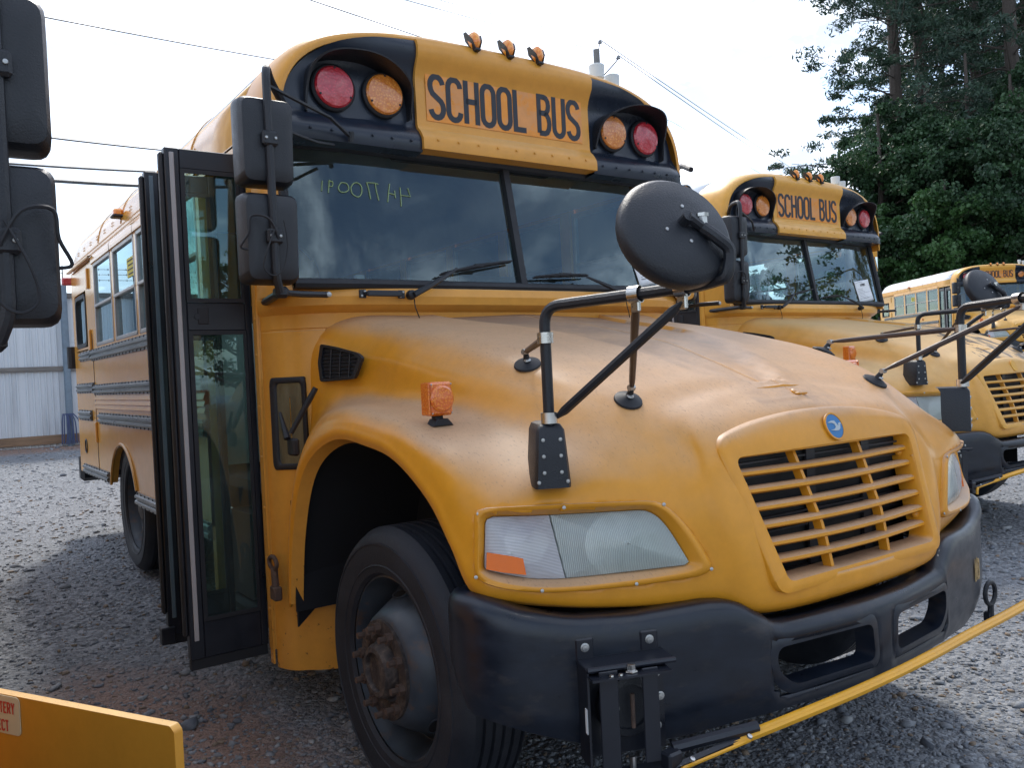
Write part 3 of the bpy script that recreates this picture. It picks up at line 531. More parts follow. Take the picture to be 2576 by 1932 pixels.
def make_hood(root):
    mb = MB()
    G = HG; full = [[V((-p.x, p.y, p.z)) for p in c] for c in G]+[[V(p) for p in c] for c in G[-2::-1]]
    mb.grid(full)
    LENB = [(p[0]*1.0, p[1]*1.0) for p in LEN]
    cx = sum(p[0] for p in LENB)/len(LENB); cy = sum(p[1] for p in LENB)/len(LENB); grow = [(cx+(p[0]-cx)*.955, cy+(p[1]-cy)*.92) for p in BEZ]
    keep = []
    for f in mb.f:
        c = sum((V(mb.v[i]) for i in f), V())/len(f)
        if abs(c.x) < float(np.interp(c.z, (.83, 1.25), (.405, .475))) and .835 < c.z < 1.235 and c.y < -1.45: continue
        q = V((-abs(c.x), c.y, c.z))-HP0
        if abs(q.dot(HPN)) < .09 and inpoly((q.dot(HPX), q.dot(HPY)), grow): continue
        keep.append(f)
    mb.f = keep
    me = mb.mesh('hood', M['hood'], True, 40)
    hood = link('hood', me, root); md = hood.modifiers.new('thickness', 'SOLIDIFY'); md.thickness = .012; md.offset = -1
    for s in (-1, 1):      # return flange round the wheel opening
        lip = spline([(s*(c[0][0]), c[0][1], c[0][2]) for c in HC[:10]], 5)
        MB().grid([[p, p+V((-s*.045, 0, 0))+V((0, (p.y+.65)*-.03, -(p.z-.5)*.02))] for p in lip]).build('wheel_arch_lip', M['yellow'], hood)
    # dished end of the centre panel and latch
    def skin_patch(pxs, off, name, mt, parent):
        P = []; Nn = []
        for q in pxs: l_, n_ = hood_hit(*q); P.append(l_); Nn.append(n_)
        nm = sum(Nn, V()).normalized(); k = len(P); MB().add([p-nm*.01 for p in P]+[p+nm*off for p in P], [tuple(range(k, 2*k))]+[(i, (i+1) % k, (i+1) % k+k, i+k) for i in range(k)]).build(name, mt, parent, smooth=False)
    l_, n_ = hood_hit(2006, 988); MB().lathe([(.024, -.01), (.024, .004), (.020, .009), (0, .011)], l_, n_, 16).box(l_+n_*.006+V((0, -.012, -.006)), (.05, .02, .010), bev=.004).build('hood_latch', M['hood'], hood)
    q0 = hood_hit(1893, 967)[0]; q0 = V((-.15, 0, 0)); rw = []
    for k in range(9):
        t = k/8; xx = q0.x+.30*t; yb0, yb1 = -1.350+.008*t, -1.402-.030*sin(pi*t)
        za, zb = (HB.ray_cast(V((xx, yy, 2.5)), V((0, 0, -1)))[0].z for yy in (yb0, yb1)); hk = sin(pi*min(1, max(0, t)))**.6; rw.append([V((xx, yb0-.001, za-.006)), V((xx, yb0, za-.006+.014*hk)), V((xx, yb1, zb-.006+.012*hk)), V((xx, yb1-.004, zb-.008))])
    MB().grid(rw).build('hood_step', M['hood'], hood, ang=20)
    for s in (-1, 1):
        # air intake grille on the hood side
        cA, nr = hood_hit(858, 915); nr = V((nr.x, nr.y*.6, nr.z*.6)).normalized(); cA = cA+nr*.022; quad = [CAM+ray(px, py)*((cA-CAM).dot(nr)/ray(px, py).dot(nr)) for px, py in ((812, 866), (850, 873), (905, 888), (918, 900), (898, 953), (862, 957), (812, 961), (806, 915))]; c0 = sum(quad, V())/8; ex = V((0, -1, 0)); ex = (ex-nr*ex.dot(nr)).normalized(); ey = nr.cross(ex)
        if s > 0: c0, nr, ex, ey = mir(c0, -1), mir(nr, -1), -mir(ex, -1), mir(ey, -1)
        qq = [((q-sum(quad, V())/8)) for q in quad]; nr0 = hood_hit(858, 915)[1]; nr0 = V((nr0.x, nr0.y*.6, nr0.z*.6)).normalized(); ex0 = V((0, -1, 0)); ex0 = (ex0-nr0*ex0.dot(nr0)).normalized(); ey0 = nr0.cross(ex0)
        p2 = [(q.dot(ex0)*(1 if s < 0 else -1), q.dot(ey0)) for q in qq]
        if s > 0: p2 = p2[::-1]
        inn = [(a*.84, b*.84) for a, b in p2]; p2r, inr = roundpoly(p2, .012, 2), roundpoly(inn, .01, 2)
        vent = MB().ring(p2r, inr, c0+nr*.0, ex, ey, .014).build('air_intake', M['plastic'], hood)
        MB().prism(inr, c0+nr*.001, ex, ey, .003).build('intake_backing', M['liner'], hood)
        mb = MB(); ys_ = [p[1] for p in inn]; xs_ = [p[0] for p in inn]
        for k in range(9):
            yy = min(ys_)+(max(ys_)-min(ys_))*(k+.5)/9; xr = [x_ for x_ in np.linspace(min(xs_), max(xs_), 60) if inpoly((x_, yy), inn)]
            if xr: mb.box(c0+nr*.008+ex*((xr[0]+xr[-1])/2)+ey*yy, (.0022, .0022, .0022)) if False else mb.tube([c0+nr*.008+ex*xr[0]+ey*yy, c0+nr*.008+ex*xr[-1]+ey*yy], .0022, 4)
        for k in (1, 2, 3):
            xx = min(xs_)+(max(xs_)-min(xs_))*k/4; yr = [y_ for y_ in np.linspace(min(ys_), max(ys_), 60) if inpoly((xx, y_), inn)]
            if yr: mb.tube([c0+nr*.009+ex*xx+ey*yr[0], c0+nr*.009+ex*xx+ey*yr[-1]], .003, 4)
        mb.build('intake_mesh', M['plastic'], hood, kind='stuff')
    for s in (-1, 1):      # side marker / turn signal on the fender
        c0, nr = hood_hit(1096, 1048); c0 = at(1106, 1003, 'x', -1.075); B_ = mir(c0, -s)
        la = MB().box(B_+V((0, .012, 0)), (.085, .05, .108), bev=.008).build('turn_signal', M['orange'], root)
        MB().lathe([(.043, 0), (.043, .004), (.036, .010), (0, .012)], B_+V((0, -.013, 0)), (0, -1, 0), 28).build('signal_lens', M['orange'], la)
        MB().box(B_+V((s*.0445, .012, 0)), (.006, .052, .104), bev=.003).build('side_lens', M['orange'], la)
        MB().box(B_+V((0, .02, -.066)), (.03, .03, .028), bev=.004).prism([(-.035, 0), (.04, 0), (.02, .022), (-.02, .022)], B_+V((0, .035, -.086)), (1, 0, 0), (0, 0, 1), .05, .003).build('signal_foot', M['rubber'], la)
        mb = MB()
        for a in (-1, 1):
            for b_ in (-1, 1): mb.lathe([(.003, 0), (.0028, .002), (0, .003)], B_+V((a*.036, -.013, b_*.046)), (0, -1, 0), 6)
        mb.build('lens_screw', M['zinc'], la, kind='stuff')
    return hood
def make_front(root):
    # grille surround with slats
    def outl(f):
        P = [(.43, .815), (.51, 1.262), (.36, 1.305), (.18, 1.327), (0, 1.334)]
        return P
    outer = roundpoly([(-.435, .815), (.435, .815), (.515, 1.262), (.36, 1.302), (.18, 1.325), (0, 1.333), (-.18, 1.325), (-.36, 1.302), (-.515, 1.262)], [.04, .04, .07, .2, .2, .2, .2, .2, .07], 6)
    inner = roundpoly([(-.388, .85), (.388, .85), (.455, 1.205), (.32, 1.207), (.16, 1.209), (0, 1.21), (-.16, 1.209), (-.32, 1.207), (-.455, 1.205)], [.025, .025, .03, .1, .1, .1, .1, .1, .03], 6)
    mb = MB(); n = len(outer); rows = []
    def bl(t): return [(a[0]*(1-t)+b[0]*t, a[1]*(1-t)+b[1]*t) for a, b in zip(outer, inner)]
    for t, dy in ((0, .028), (0, -.003), (.05, -.009), (.3, -.011), (.6, -.011), (.93, -.008), (.99, .0)):
        rows.append([V((x, surround_y(x, z)+dy, z)) for x, z in bl(t)])
    rows.append([V((x*.995, surround_y(x, z)+.075, z)) for x, z in inner])
    mb.grid([r_+[r_[0]] for r_ in rows]); sur = mb.build('grille_surround', M['hood'], root, ang=50)
    for i in range(6):
        z = .85+(1.207-.85)*(i+1)/7+.002; hw = float(np.interp(z, (.85, 1.205), (.392, .458))); mb = MB(); rws = []
        for k in range(13):
            x = -hw+2*hw*k/12; y0 = surround_y(x, z)+.016
            rws.append([V((x, y0+.048, z-.012)), V((x, y0+.012, z-.012)), V((x, y0+.001, z-.005)), V((x, y0+.002, z+.004)), V((x, y0+.014, z+.010)), V((x, y0+.05, z+.008)), V((x, y0+.048, z-.012))])
        mb.grid(rws).build('grille_slat', M['hood'], sur)
    for s in (-1, 1):
        mb = MB(); rws = []
        for k in range(9):
            z = .85+(1.207-.85)*k/8; x = s*float(np.interp(z, (.85, 1.207), (.155, .175))); y0 = surround_y(x, z)+.034
            rws.append([V((x-.007, y0+.03, z)), V((x-.007, y0, z)), V((x+.007, y0, z)), V((x+.007, y0+.03, z)), V((x-.007, y0+.03, z))])
        mb.grid(rws).build('grille_bar', M['hood'], sur)
        for zz in (.94, 1.15):
            hw = float(np.interp(zz, (.85, 1.205), (.392, .458))); MB().lathe([(.012, 0), (.011, .008), (.006, .012), (0, .013)], (s*(hw-.006), surround_y(hw, zz)+.045, zz-.01), (-s*.7, -.7, 0), 12).build('surround_bolt', M['hood'], sur)
    # radiator behind
    rad = MB().box((0, -1.52, 1.02), (1.0, .04, .50)).build('radiator', M['dark'], root)
    mb = MB()
    for k in range(10): mb.box((0, -1.548, .82+k*.045), (.96, .012, .006))
    for x in (-.05, .26): mb.box((x, -1.56, 1.02), (.045, .01, .46))
    mb.build('radiator_fin', mat('radiator_fin_grey', (.03, .03, .035), .5), rad, kind='stuff')
    # emblem
    c0 = V((0, surround_y(0, 1.268)-.0125, 1.268)); nn = V((0, -.93, .36)).normalized(); ex = V((1, 0, 0)); ey = nn.cross(ex)
    if ey.z < 0: ey = -ey
    em = MB().lathe([(.042, 0), (.042, .004), (.040, .006), (0, .0065)], c0, nn, 36).build('emblem', M['blue'], root)
    MB().ring(arc(0, 0, .047, .047, 0, 350, 35), arc(0, 0, .0415, .0415, 0, 350, 35), c0, ex, ey, .007).build('emblem_rim', M['hood'], em)
    bird = [(-.034, .013), (-.012, .019), (.004, .018), (.012, .006), (.016, -.002), (.021, .008), (.030, .010), (.036, .006), (.030, .004), (.022, -.010), (.012, -.016), (-.006, -.016), (-.030, -.012), (-.008, -.010), (.001, -.004), (.0, .006), (-.010, .011)]
    MB().prism(bird, c0+nn*.0067, ex, ey, .0015).build('bird_mark', M['silver'], em, smooth=False)
    # headlamps
    for s in (-1, 1):
        nx = len(BEZ)
        def W_(p2, h): q = HP0+HPX*p2[0]+HPY*p2[1]+HPN*h; return mir(q, -s)
        def resample(pl, n, c):
            res = []
            for i in range(n):
                a = 2*pi*i/n; d = (cos(a)*1.0, sin(a)*.42); best = None
                for k in range(len(pl)):
                    p, q = pl[k-1], pl[k]; ex_, ey_ = q[0]-p[0], q[1]-p[1]; den = d[0]*ey_-d[1]*ex_
                    if abs(den) < 1e-12: continue
                    t = ((p[0]-c[0])*ey_-(p[1]-c[1])*ex_)/den; u = ((p[0]-c[0])*d[1]-(p[1]-c[1])*d[0])/den
                    if t > 0 and -1e-6 <= u <= 1+1e-6 and (best is None or t > best): best = t
                res.append((c[0]+d[0]*best, c[1]+d[1]*best))
            return res
        cc_ = (sum(p[0] for p in LEN)/len(LEN), sum(p[1] for p in LEN)/len(LEN)); o_, i_ = resample(BEZ, 96, cc_), resample(LEN, 96, cc_); rows = []
        hs = [hood_y(p) for p in o_]; hs = [h if h is not None and abs(h) < .08 else None for h in hs]
        for k in range(len(hs)):
            if hs[k] is None: hs[k] = next((hs[(k+j) % len(hs)] for j in range(1, 60) if hs[(k+j) % len(hs)] is not None), 0)
        hs = [(hs[k-2]+hs[k-1]+hs[k]+hs[(k+1) % 96]+hs[(k+2) % 96])/5 for k in range(96)]
        HL = .020
        for t, dh in ((0, -.01), (0, .006), (.05, .012), (.35, .014), (.47, .010), (.9, -.016), (1.0, -.022)):
            rows.append([W_((a[0]*(1-t)+b[0]*t, a[1]*(1-t)+b[1]*t), (h*(1-t*.8)+HL*t*.8*.4)+dh) for a, b, h in zip(o_, i_, hs)])
        rows.append([W_(b, -.05) for b in i_])
        mb = MB().grid([r_+[r_[0]] for r_ in rows]); bz = mb.build('headlamp_bezel', M['hood'], root, ang=60)
        for (a, b) in ((985, 243), (1790, 218), (325, 295), (305, 797), (825, 900), (1580, 850), (2190, 735)):
            p2 = hp(*cr1100(a, b)); h = hood_y(p2) or 0; MB().lathe([(.0055, 0), (.005, .003), (0, .004)], W_(p2, h+.013), mir(HPN, -s), 10).build('bezel_screw', M['zinc'], bz)
        # lens: bulged sheet over the lens outline, split into corner lamp and main lamp
        split = hp(*cr1100(900, 320)), hp(*cr1100(1025, 800))
        def sidev(p): return (split[1][0]-split[0][0])*(p[1]-split[0][1])-(split[1][1]-split[0][1])*(p[0]-split[0][0])
        def clip(pl, sign):
            res = []
            for k in range(len(pl)):
                p, q = pl[k-1], pl[k]; sp_, sq = sidev(p)*sign, sidev(q)*sign
                if sp_ >= 0: res.append(p)
                if sp_*sq < 0: t = sp_/(sp_-sq); res.append((p[0]+(q[0]-p[0])*t, p[1]+(q[1]-p[1])*t))
            return res
        lamp = None; sg = 1 if sidev(hp(*cr1100(500, 500))) > 0 else -1
        for nm, sign, mt_ in (('headlamp', -sg, 'headlens'), ('corner_lamp', sg, 'cornerlens')):
            pl = clip(i_, sign); c2 = (sum(p[0] for p in pl)/len(pl), sum(p[1] for p in pl)/len(pl)); mb = MB()
            rws = [[W_((c2[0]+(p[0]-c2[0])*k, c2[1]+(p[1]-c2[1])*k), -.016+.018*(1-k*k)+(.004 if k < 1 else -.006)) for p in pl+pl[:1]] for k in (1, .985, .85, .6, .3, .02)]
            mb.grid(rws).build(nm, M[mt_], root if nm == 'headlamp' else root)
            if nm == 'corner_lamp': cl = bpy.data.objects[-1] if False else None
        am = [hp(*cr1100(*p)) for p in ((392, 600), (600, 632), (680, 650), (706, 780), (520, 760), (388, 735))]
        if s > 0: am = am[::-1]
        mb = MB(); k0 = [W_(p, .0) for p in am]; k1 = [W_(p, .0065) for p in am]; n_ = len(am)
        mb.add(k0+k1, [tuple(range(n_, 2*n_))]+[(i, (i+1) % n_, (i+1) % n_+n_, i+n_) for i in range(n_)]).build('amber_reflector', M['amberflat'], root, smooth=False)
        # lamp housing behind the lens: dark box, bright reflector bowl with a bulb
        hs_ = MB().grid([[W_(p, -.022) for p in i_+i_[:1]], [W_((cc_[0]+(p[0]-cc_[0])*.93, cc_[1]+(p[1]-cc_[1])*.93), -.10) for p in i_+i_[:1]], [W_((cc_[0]+(p[0]-cc_[0])*.02, cc_[1]+(p[1]-cc_[1])*.02), -.11) for p in i_+i_[:1]]]).build('lamp_housing', mat('lamp_housing_grey', (.42, .44, .43), .35, metal=.6) if s < 0 else bpy.data.materials['lamp_housing_grey'], root)
        for (a_, b_), rr in ((hp(*cr1100(1430, 540)), .088), (hp(*cr1100(720, 520)), .062)):
            cx_ = HP0+HPX*a_+HPY*b_; MB().lathe([(rr, -.024), (rr*.93, -.045), (rr*.72, -.072), (rr*.4, -.09), (.012, -.096), (.010, -.06), (.007, -.05), (0, -.049)], mir(cx_, -s), mir(HPN, -s), 32).build('reflector', M['chrome'], hs_)
    # bumper
    plan = spline([(1.13, -1.10, 0), (1.225, -1.20, 0), (1.245, -1.32, 0), (1.16, -1.43, 0), (1.0, -1.51, 0), (.8, -1.585, 0), (.6, -1.655, 0), (.5, -1.69, 0), (.45, -1.708, 0), (.3, -1.74, 0), (.12, -1.762, 0), (0, -1.768, 0)], 4)
    plan = [V((p.x, p.y)) for p in plan]; full = [V((-p.x, p.y)) for p in plan]+[V(p) for p in plan[-2::-1]]; nP = len(full); rows = []
    for i, p in enumerate(full):
        a, b = full[max(i-1, 0)], full[min(i+1, nP-1)]; t = (b-a).normalized(); nrm = V((t.y, -t.x)); ax = abs(p.x)
        if nrm.dot(V((0, -1))) < 0 and ax < 1: nrm = -nrm
        if ax >= 1 and nrm.x*p.x < 0: nrm = -nrm
        top = float(np.interp(ax, (0, .44, .55, .62, .86, 1.02, 1.16, 1.25), (.728, .728, .80, .815, .805, .815, .85, .885))); bot = float(np.interp(ax, (0, .4, .76, .98, 1.13, 1.25), (.482, .475, .445, .462, .515, .56)))
        if p.y > -1.3: k = min(1, (p.y+1.3)/.2); top += .02*k; bot += .18*k
        prof = [(-.09, top-.004), (-.03, top), (-.012, top-.004), (0, top-.022)]+[(.004, top-.03+(bot+.05-top+.03)*k/9) for k in range(1, 9)]+[(0, bot+.05), (-.012, bot+.012), (-.04, bot), (-.08, bot+.004)]
        rows.append([V((p.x+nrm.x*d, p.y+nrm.y*d, z)) for d, z in prof])
    # finer columns through the centre so that the two air slots have clean ends
    mb = MB().grid(rows); keep = []
    for f in mb.f:
        c = sum((V(mb.v[i]) for i in f), V())/len(f)
        if .045 < abs(c.x) < .47 and .532 < c.z < .690 and c.y < -1.66: continue
        keep.append(f)
    mb.f = keep; bump = mb.build('bumper', M['bumper'], root, ang=45); md = bump.modifiers.new('thickness', 'SOLIDIFY'); md.thickness = .012; md.offset = 0
    for s in (-1, 1):
        o_ = roundpoly([(.062, .558), (.07, .672), (.455, .668), (.455, .60), (.40, .552)], .03, 5); o2 = [(.26+(x-.26)*1.17, .61+(z-.61)*1.50) for x, z in o_]
        yb = lambda x: float(np.interp(abs(x), (0, .12, .3, .45, .5), (-1.768, -1.762, -1.74, -1.708, -1.69)))
        rws = [[V((s*x, yb(x)-.005, z)) for x, z in o2], [V((s*x, yb(x)-.0135, z)) for x, z in [(a[0]*.6+b[0]*.4, a[1]*.6+b[1]*.4) for a, b in zip(o2, o_)]], [V((s*x, yb(x)-.0125, z)) for x, z in o_], [V((s*x, yb(x)+.05, z)) for x, z in [(.26+(x-.26)*.97, .61+(z-.61)*.92) for x, z in o_]]]
        MB().grid([r_+r_[:1] for r_ in rws]).build('bumper_slot', M['bumper'], bump, ang=60)
    mb = MB(); text(mb, 'M3', (.87, -1.573, .600), (.936, .351, 0), (0, 0, 1), .075, .013, .10); 
    mb.build('painted_number', M['chalk'] if False else mat('faded_yellow_paint', (.42, .28, .12), .7), bump, smooth=False)
    mb = MB(); mb.tube([V((0, 0, 0))+V((.04*cos(a), 0, .045*sin(a)+.045)) for a in [2*pi*k/20 for k in range(21)]], .009, 8, caps=False); mb.cyl((0, 0, -.05), (0, 0, .0), .012, 8); mb.box((0, .01, -.05), (.03, .03, .04), bev=.005)
    link('tow_ring', mb.mesh('tow_ring', M['plastic']), bump, (1.03, -1.54, .475))
    return bump
def wheel(root, c, s, dual=False, hubout=True, Rt=.478, w=.245):
    """c = centre of the outer sidewall; s = -1 left / +1 right side of the picture"""
    ax = V((s, 0, 0)); c = V(c)
    rim_prof = [(.318, -.02), (.314, .004), (.304, .006), (.298, -.02), (.284, -.05), (.280, -.11)]
    disc = [(.278, -.112), (.268, -.108), (.252, -.085), (.212, -.018), (.184, .028), (.170, .036), (.160, .037)] if hubout else [(.258, -.06), (.24, -.10), (.20, -.15), (.14, -.16)]
    rim = MB().lathe([(.30, -.20)]+rim_prof+disc+[(.0, disc[-1][1])], c-ax*.012, ax, 60, caps=False).build('wheel_rim', M['rim'], root)
    tp = [(.312, -.004), (.322, .010), (.345, .016), (.347, .019), (.352, .016), (.39, .022), (.42, .021), (.421, .024), (.428, .023), (.429, .019), (.450, .008), (.464, -.008), (Rt-.005, -.022)]
    y = -.03; n_g = 5; tw = w-.06
    for g in range(n_g):
        tp += [(Rt, y), (Rt, y-tw/n_g+.014), (Rt-.012, y-tw/n_g+.012), (Rt-.012, y-tw/n_g+.002)]; y -= tw/n_g
    tp += [(Rt, y), (Rt-.008, y-.012), (.45, y-.03), (.36, y-.05), (.312, y-.02)]
    MB().lathe(tp, c, ax, 72, caps=False).build('tyre', M['tyre'], rim, ang=30)
    if hubout:
        hz = .037-.012
        hb = MB().lathe([(.168, hz-.006), (.167, hz+.010), (.118, hz+.012), (.108, hz+.0), (.098, hz+.0), (.092, hz+.030), (.082, hz+.044), (.066, hz+.046), (.064, hz+.030), (0, hz+.030)], c, ax, 36).build('hub', M['hub'], rim)
        nut = MB().cyl((0, 0, 0), (.02*s, 0, 0), .019, 6).cyl((.02*s, 0, 0), (.045*s, 0, 0), .0115, 8).mesh('lug_nut', M['rust'])
        for k in range(10):
            a = 2*pi*(k+.3)/10; link('lug_nut', nut, rim, c+ax*(hz+.010)+V((0, cos(a)*.141, sin(a)*.141)))
        for k in range(5):       # hand holes
            a = 2*pi*(k+.12)/5; mb = MB(); ey = V((0, -sin(a), cos(a))); ex = V((0, cos(a), sin(a)))
            tilt = (ax*.52+ex*.85).normalized(); ez = tilt; e2 = ey.cross(ez)
            mb.ring([(x*1.0, y_) for x, y_ in arc(0, 0, .047, .021, 0, 345, 23)], [(x*.88, y_*.84) for x, y_ in arc(0, 0, .047, .021, 0, 345, 23)], c+ex*.234-ax*.062, ey, -e2 if ey.cross(-e2).dot(ez) > 0 else e2, .005)
            mb.build('hand_hole_rim', M['rim'], rim, kind=None)
            MB().prism(arc(0, 0, .041, .017, 0, 345, 23), c+ex*.2345-ax*.061, ey, -e2 if ey.cross(-e2).dot(ez) > 0 else e2, .002).build('hand_hole', M['liner'], rim)
    else:
        nut = MB().cyl((0, 0, 0), (.03*s, 0, 0), .016, 6).mesh('lug_nut', M['rust'])
        MB().lathe([(.13, -.165), (.12, -.10), (.10, -.04), (.07, -.03), (0, -.03)], c, ax, 24).build('hub', M['hub'], rim)
        for k in range(10): a = 2*pi*k/10; link('lug_nut', nut, rim, c-ax*.165+V((0, cos(a)*.155, sin(a)*.155)))
    if dual: MB().lathe(tp, c-ax*.31, ax, 48, caps=False).build('tyre', M['tyre'], rim, ang=30)
    return rim
def rail(root, name, y0, y1, z0, z1, s, mt='grey'):
    """a rolled rub rail: two ribs between flanges, with a row of rivets on each flange"""
    H = z1-z0; prof = [(0, 0), (.010, .0), (.010, .12*H), (.024, .20*H), (.024, .38*H), (.012, .46*H), (.012, .54*H), (.024, .62*H), (.024, .80*H), (.010, .88*H), (.010, H), (0, H)]
    mb = MB().grid([[V((s*(BW+d), y, z0+h)) for d, h in prof] for y in (y0, y1)]); k = len(mb.v)
    mb.f.append(tuple(range(12))); mb.f.append(tuple(range(12, 24))[::-1]); r_ = mb.build(name, M[mt], root, ang=20)
    mb = MB(); n = max(2, int((y1-y0)/.11))
    for i in range(n):
        yy = y0+.03+(y1-y0-.06)*i/(n-1)
        for zz in (z0+.06*H, z1-.06*H): mb.lathe([(.008, 0), (.0065, .004), (0, .0055)], (s*(BW+.010), yy, zz), (s, 0, 0), 6)
    mb.build('rail_rivet', M['black'], r_, kind='stuff'); return r_
SKT, WS, WT = .78, 1.862, 2.560
WIN = [(1.20, 1.86), (1.945, 2.63), (2.70, 3.43), (3.51, 4.24)]
def make_body(root, bus1=True):
    T = .045
    for s in (-1, 1):
        mb = MB(); X = s*(BW-T/2)
        def pan(y0, y1, z0, z1): mb.box((X, (y0+y1)/2, (z0+z1)/2), (T, y1-y0, z1-z0))
        # lower wall with wheel arch
        ay, az_, ar = 3.45, .60, .50
        ys = [1.14 if s < 0 else .40, ay-ar]+[ay-ar*cos(pi*i/16) for i in range(1, 16)]+[ay+ar, 5.40]
        top = []; bot = []
        for i, y in enumerate(ys):
            zb = SKT-.002 if (abs(y-ay) >= ar-1e-6) else az_+math.sqrt(max(ar*ar-(y-ay)**2, 0))
            bot.append(max(zb, SKT-.002)); top.append(WS)
        for x in (s*BW, s*(BW-T)):
            mb.grid([[V((x, y, b_)), V((x, y, t_))] for y, b_, t_ in zip(ys, bot, top)])
        mb.grid([[V((s*BW, y, b_)), V((s*(BW-T), y, b_))] for y, b_ in zip(ys, bot)])
        ws = WIN if s < 0 else [(.48, 1.10)]+WIN
        yl = 1.14 if s < 0 else .40
        if s < 0: pan(1.14, 1.20, WS, WT)
        else: pan(.40, .48, WS, WT)
        for a, b in zip(ws, ws[1:]+[(4.66, 5.40)]): pan(a[1], b[0], WS, WT)
        pan(5.26, 5.40, WS, WT); pan(4.66, 5.26, WS-.01+.0, WS+.02); pan(4.66, 5.26, 2.36, WT)
        pan(yl, 5.40, WT, 2.58)
        if s < 0: pan(.34, 1.14, 2.54, 2.58); pan(1.14, 1.20, .30, WS-.002)
        if s < 0: mb.box((s*(BW-.02), .365, 1.45), (.045, .05, 2.22)) ; mb.box((s*(BW-T/2), .37, 2.45), (T, .06, .30))
        else: mb.box((s*(BW-T/2), .37, 2.20), (T, .06, .78))
        mb.build('side_wall', M['side'], root, ang=20)
        # rivets along the eave, lap seams below
        mb = MB()
        for row, z in enumerate((2.615, 2.645, 2.70, 2.725)):
            for i in range(95 if row < 2 else 95):
                y = 1.2+i*.045+(row % 2)*.022; x = arch_x(z)
                if row >= 2 and i % 7 > 1: continue
                mb.lathe([(.0065, 0), (.005, .003), (0, .0045)], (s*(x+.001), y, z), (s, 0, .15), 6)
        mb.build('eave_rivet', M['side'], root, kind='stuff')
        MB().grid([[V((s*(BW+d), y, z)) for d, z in ((0, 2.586), (.03, 2.58), (.034, 2.588), (.034, 2.60), (.028, 2.596), (0, 2.603))] for y in (4.26, 5.42)]).build('drip_rail', M['side'], root)
        mb = MB()                      # scalloped header over the windows
        for a, b in ws: mb.grid([[V((s*(BW+d), y, z)) for d, z in ((.0, 2.525), (.014, 2.53), (.014, 2.572+.0), (.0, 2.60))] for y in (a-.03, a+.02, b-.02, b+.03)])
        mb.build('window_header', M['side'], root)
        for i, (a, b) in enumerate(ws):      # windows
            fr = MB(); xx = s*(BW-.012); fw = .028
            for (y0, y1, z0, z1) in ((a, a+fw, WS, WT-.03), (b-fw, b, WS, WT-.03), (a, b, WS, WS+fw), (a, b, WT-.06, WT-.03)): fr.box((xx, (y0+y1)/2, (z0+z1)/2), (.03, y1-y0, z1-z0), bev=.004)
            f_ = fr.build('window_frame', M['alu'], root); MB().box((xx+s*.004, (a+b)/2, 2.185), (.03, b-a-.01, .024), bev=.005).build('window_sash', M['alu'], f_)
            MB().box((xx-s*.004, (a+b)/2, 2.35), (.005, b-a-.04, .33)).build('window_pane', M['glass3'], f_, smooth=False)
            MB().box((xx-s*.010, (a+b)/2, 2.035), (.005, b-a-.05, .30)).build('window_pane', M['glass3'], f_, smooth=False)
            if i == len(ws)-2 and s < 0 and bus1:
                st = MB().box((s*(BW-.011), a+.15, 2.33), (.003, .27, .13)).build('yellow_notice', M['ysticker'], f_, smooth=False); mb = MB()
                for r_ in range(4): mb.box((s*(BW-.0085), a+.15, 2.375-r_*.03), (.001, .22-.04*(r_ % 2), .009))
                mb.build('notice_line', M['printink'], st, smooth=False, kind='stuff')
        # rear side window with rounded rubber gasket
        o_ = rrect(4.68, 1.885, 5.22, 2.34, .07); i_ = rrect(4.715, 1.92, 5.185, 2.305, .05)
        g_ = MB().ring([(y, z) for y, z in o_], [(y, z) for y, z in i_], (s*(BW-.03), 0, 0), (0, 1, 0), (0, 0, 1), .036 if s > 0 else .036)
        if s < 0: g_ = MB().ring([(-y, z) for y, z in o_][::-1], [(-y, z) for y, z in i_][::-1], (s*(BW-.03), 0, 0), (0, -1, 0), (0, 0, 1), .036)
        g_ = g_.build('window_gasket', M['rubber'], root); MB().box((s*(BW-.02), 4.95, 2.11), (.005, .49, .41)).build('window_pane', M['glass3'], g_, smooth=False)
        for (y0, y1, z0, z1) in ((1.2, 4.48, 1.752, 1.845), (4.50, 5.05, 1.765, 1.845), (1.2, 4.42, 1.470, 1.555), (4.44, 5.30, 1.488, 1.573), (1.2, 4.26, 1.235, 1.325), (4.62, 5.26, 1.25, 1.34), (1.2, 3.06-.08, .70, .79), (3.98, 5.15, .775, .86)):
            rail(root, 'rub_rail', y0, y1, z0, z1, s)
        # pressed louvre ribs between the rails
        mb = MB(); prof = [(0, 1.352), (.012, 1.358), (.003, 1.385), (.003, 1.388), (.013, 1.394), (.003, 1.420), (.003, 1.424), (.013, 1.43), (.002, 1.462)]
        mb.grid([[V((s*(BW+d), y, z)) for d, z in prof] for y in (1.2, 4.42)]).build('pressed_ribs', M['side'], root, ang=15)
        mb = MB()                     # body seam, hinges, fuel cap ring, arch trim
        for y in (4.44,): mb.box((s*(BW+.001), y, 1.4), (.004, .006, 1.15))
        mb.build('panel_seam', M['black'], root)
        for z in (2.44, 1.93, 1.16):
            h_ = MB().box((s*(BW+.008), 4.50 if z > 1.5 else 4.44, z), (.016, .055, .17), bev=.004); h_.build('door_hinge', M['rust'] if False else M['yellow'], root)
        tr_ = spline([V((s*(BW+.004), ay-ar*cos(pi*(.13+.76*i/16)), az_+ar*sin(pi*(.13+.76*i/16)))) for i in range(17)], 2)
        MB().tube(tr_, .012, 6).build('arch_trim', M['side'], root)
        if s < 0:
            MB().tube([V((-BW-.004, 5.02+.045*cos(a), 1.02+.06*sin(a))) for a in [2*pi*k/16 for k in range(17)]], .005, 6).build('reflector_ring', M['black'], root)
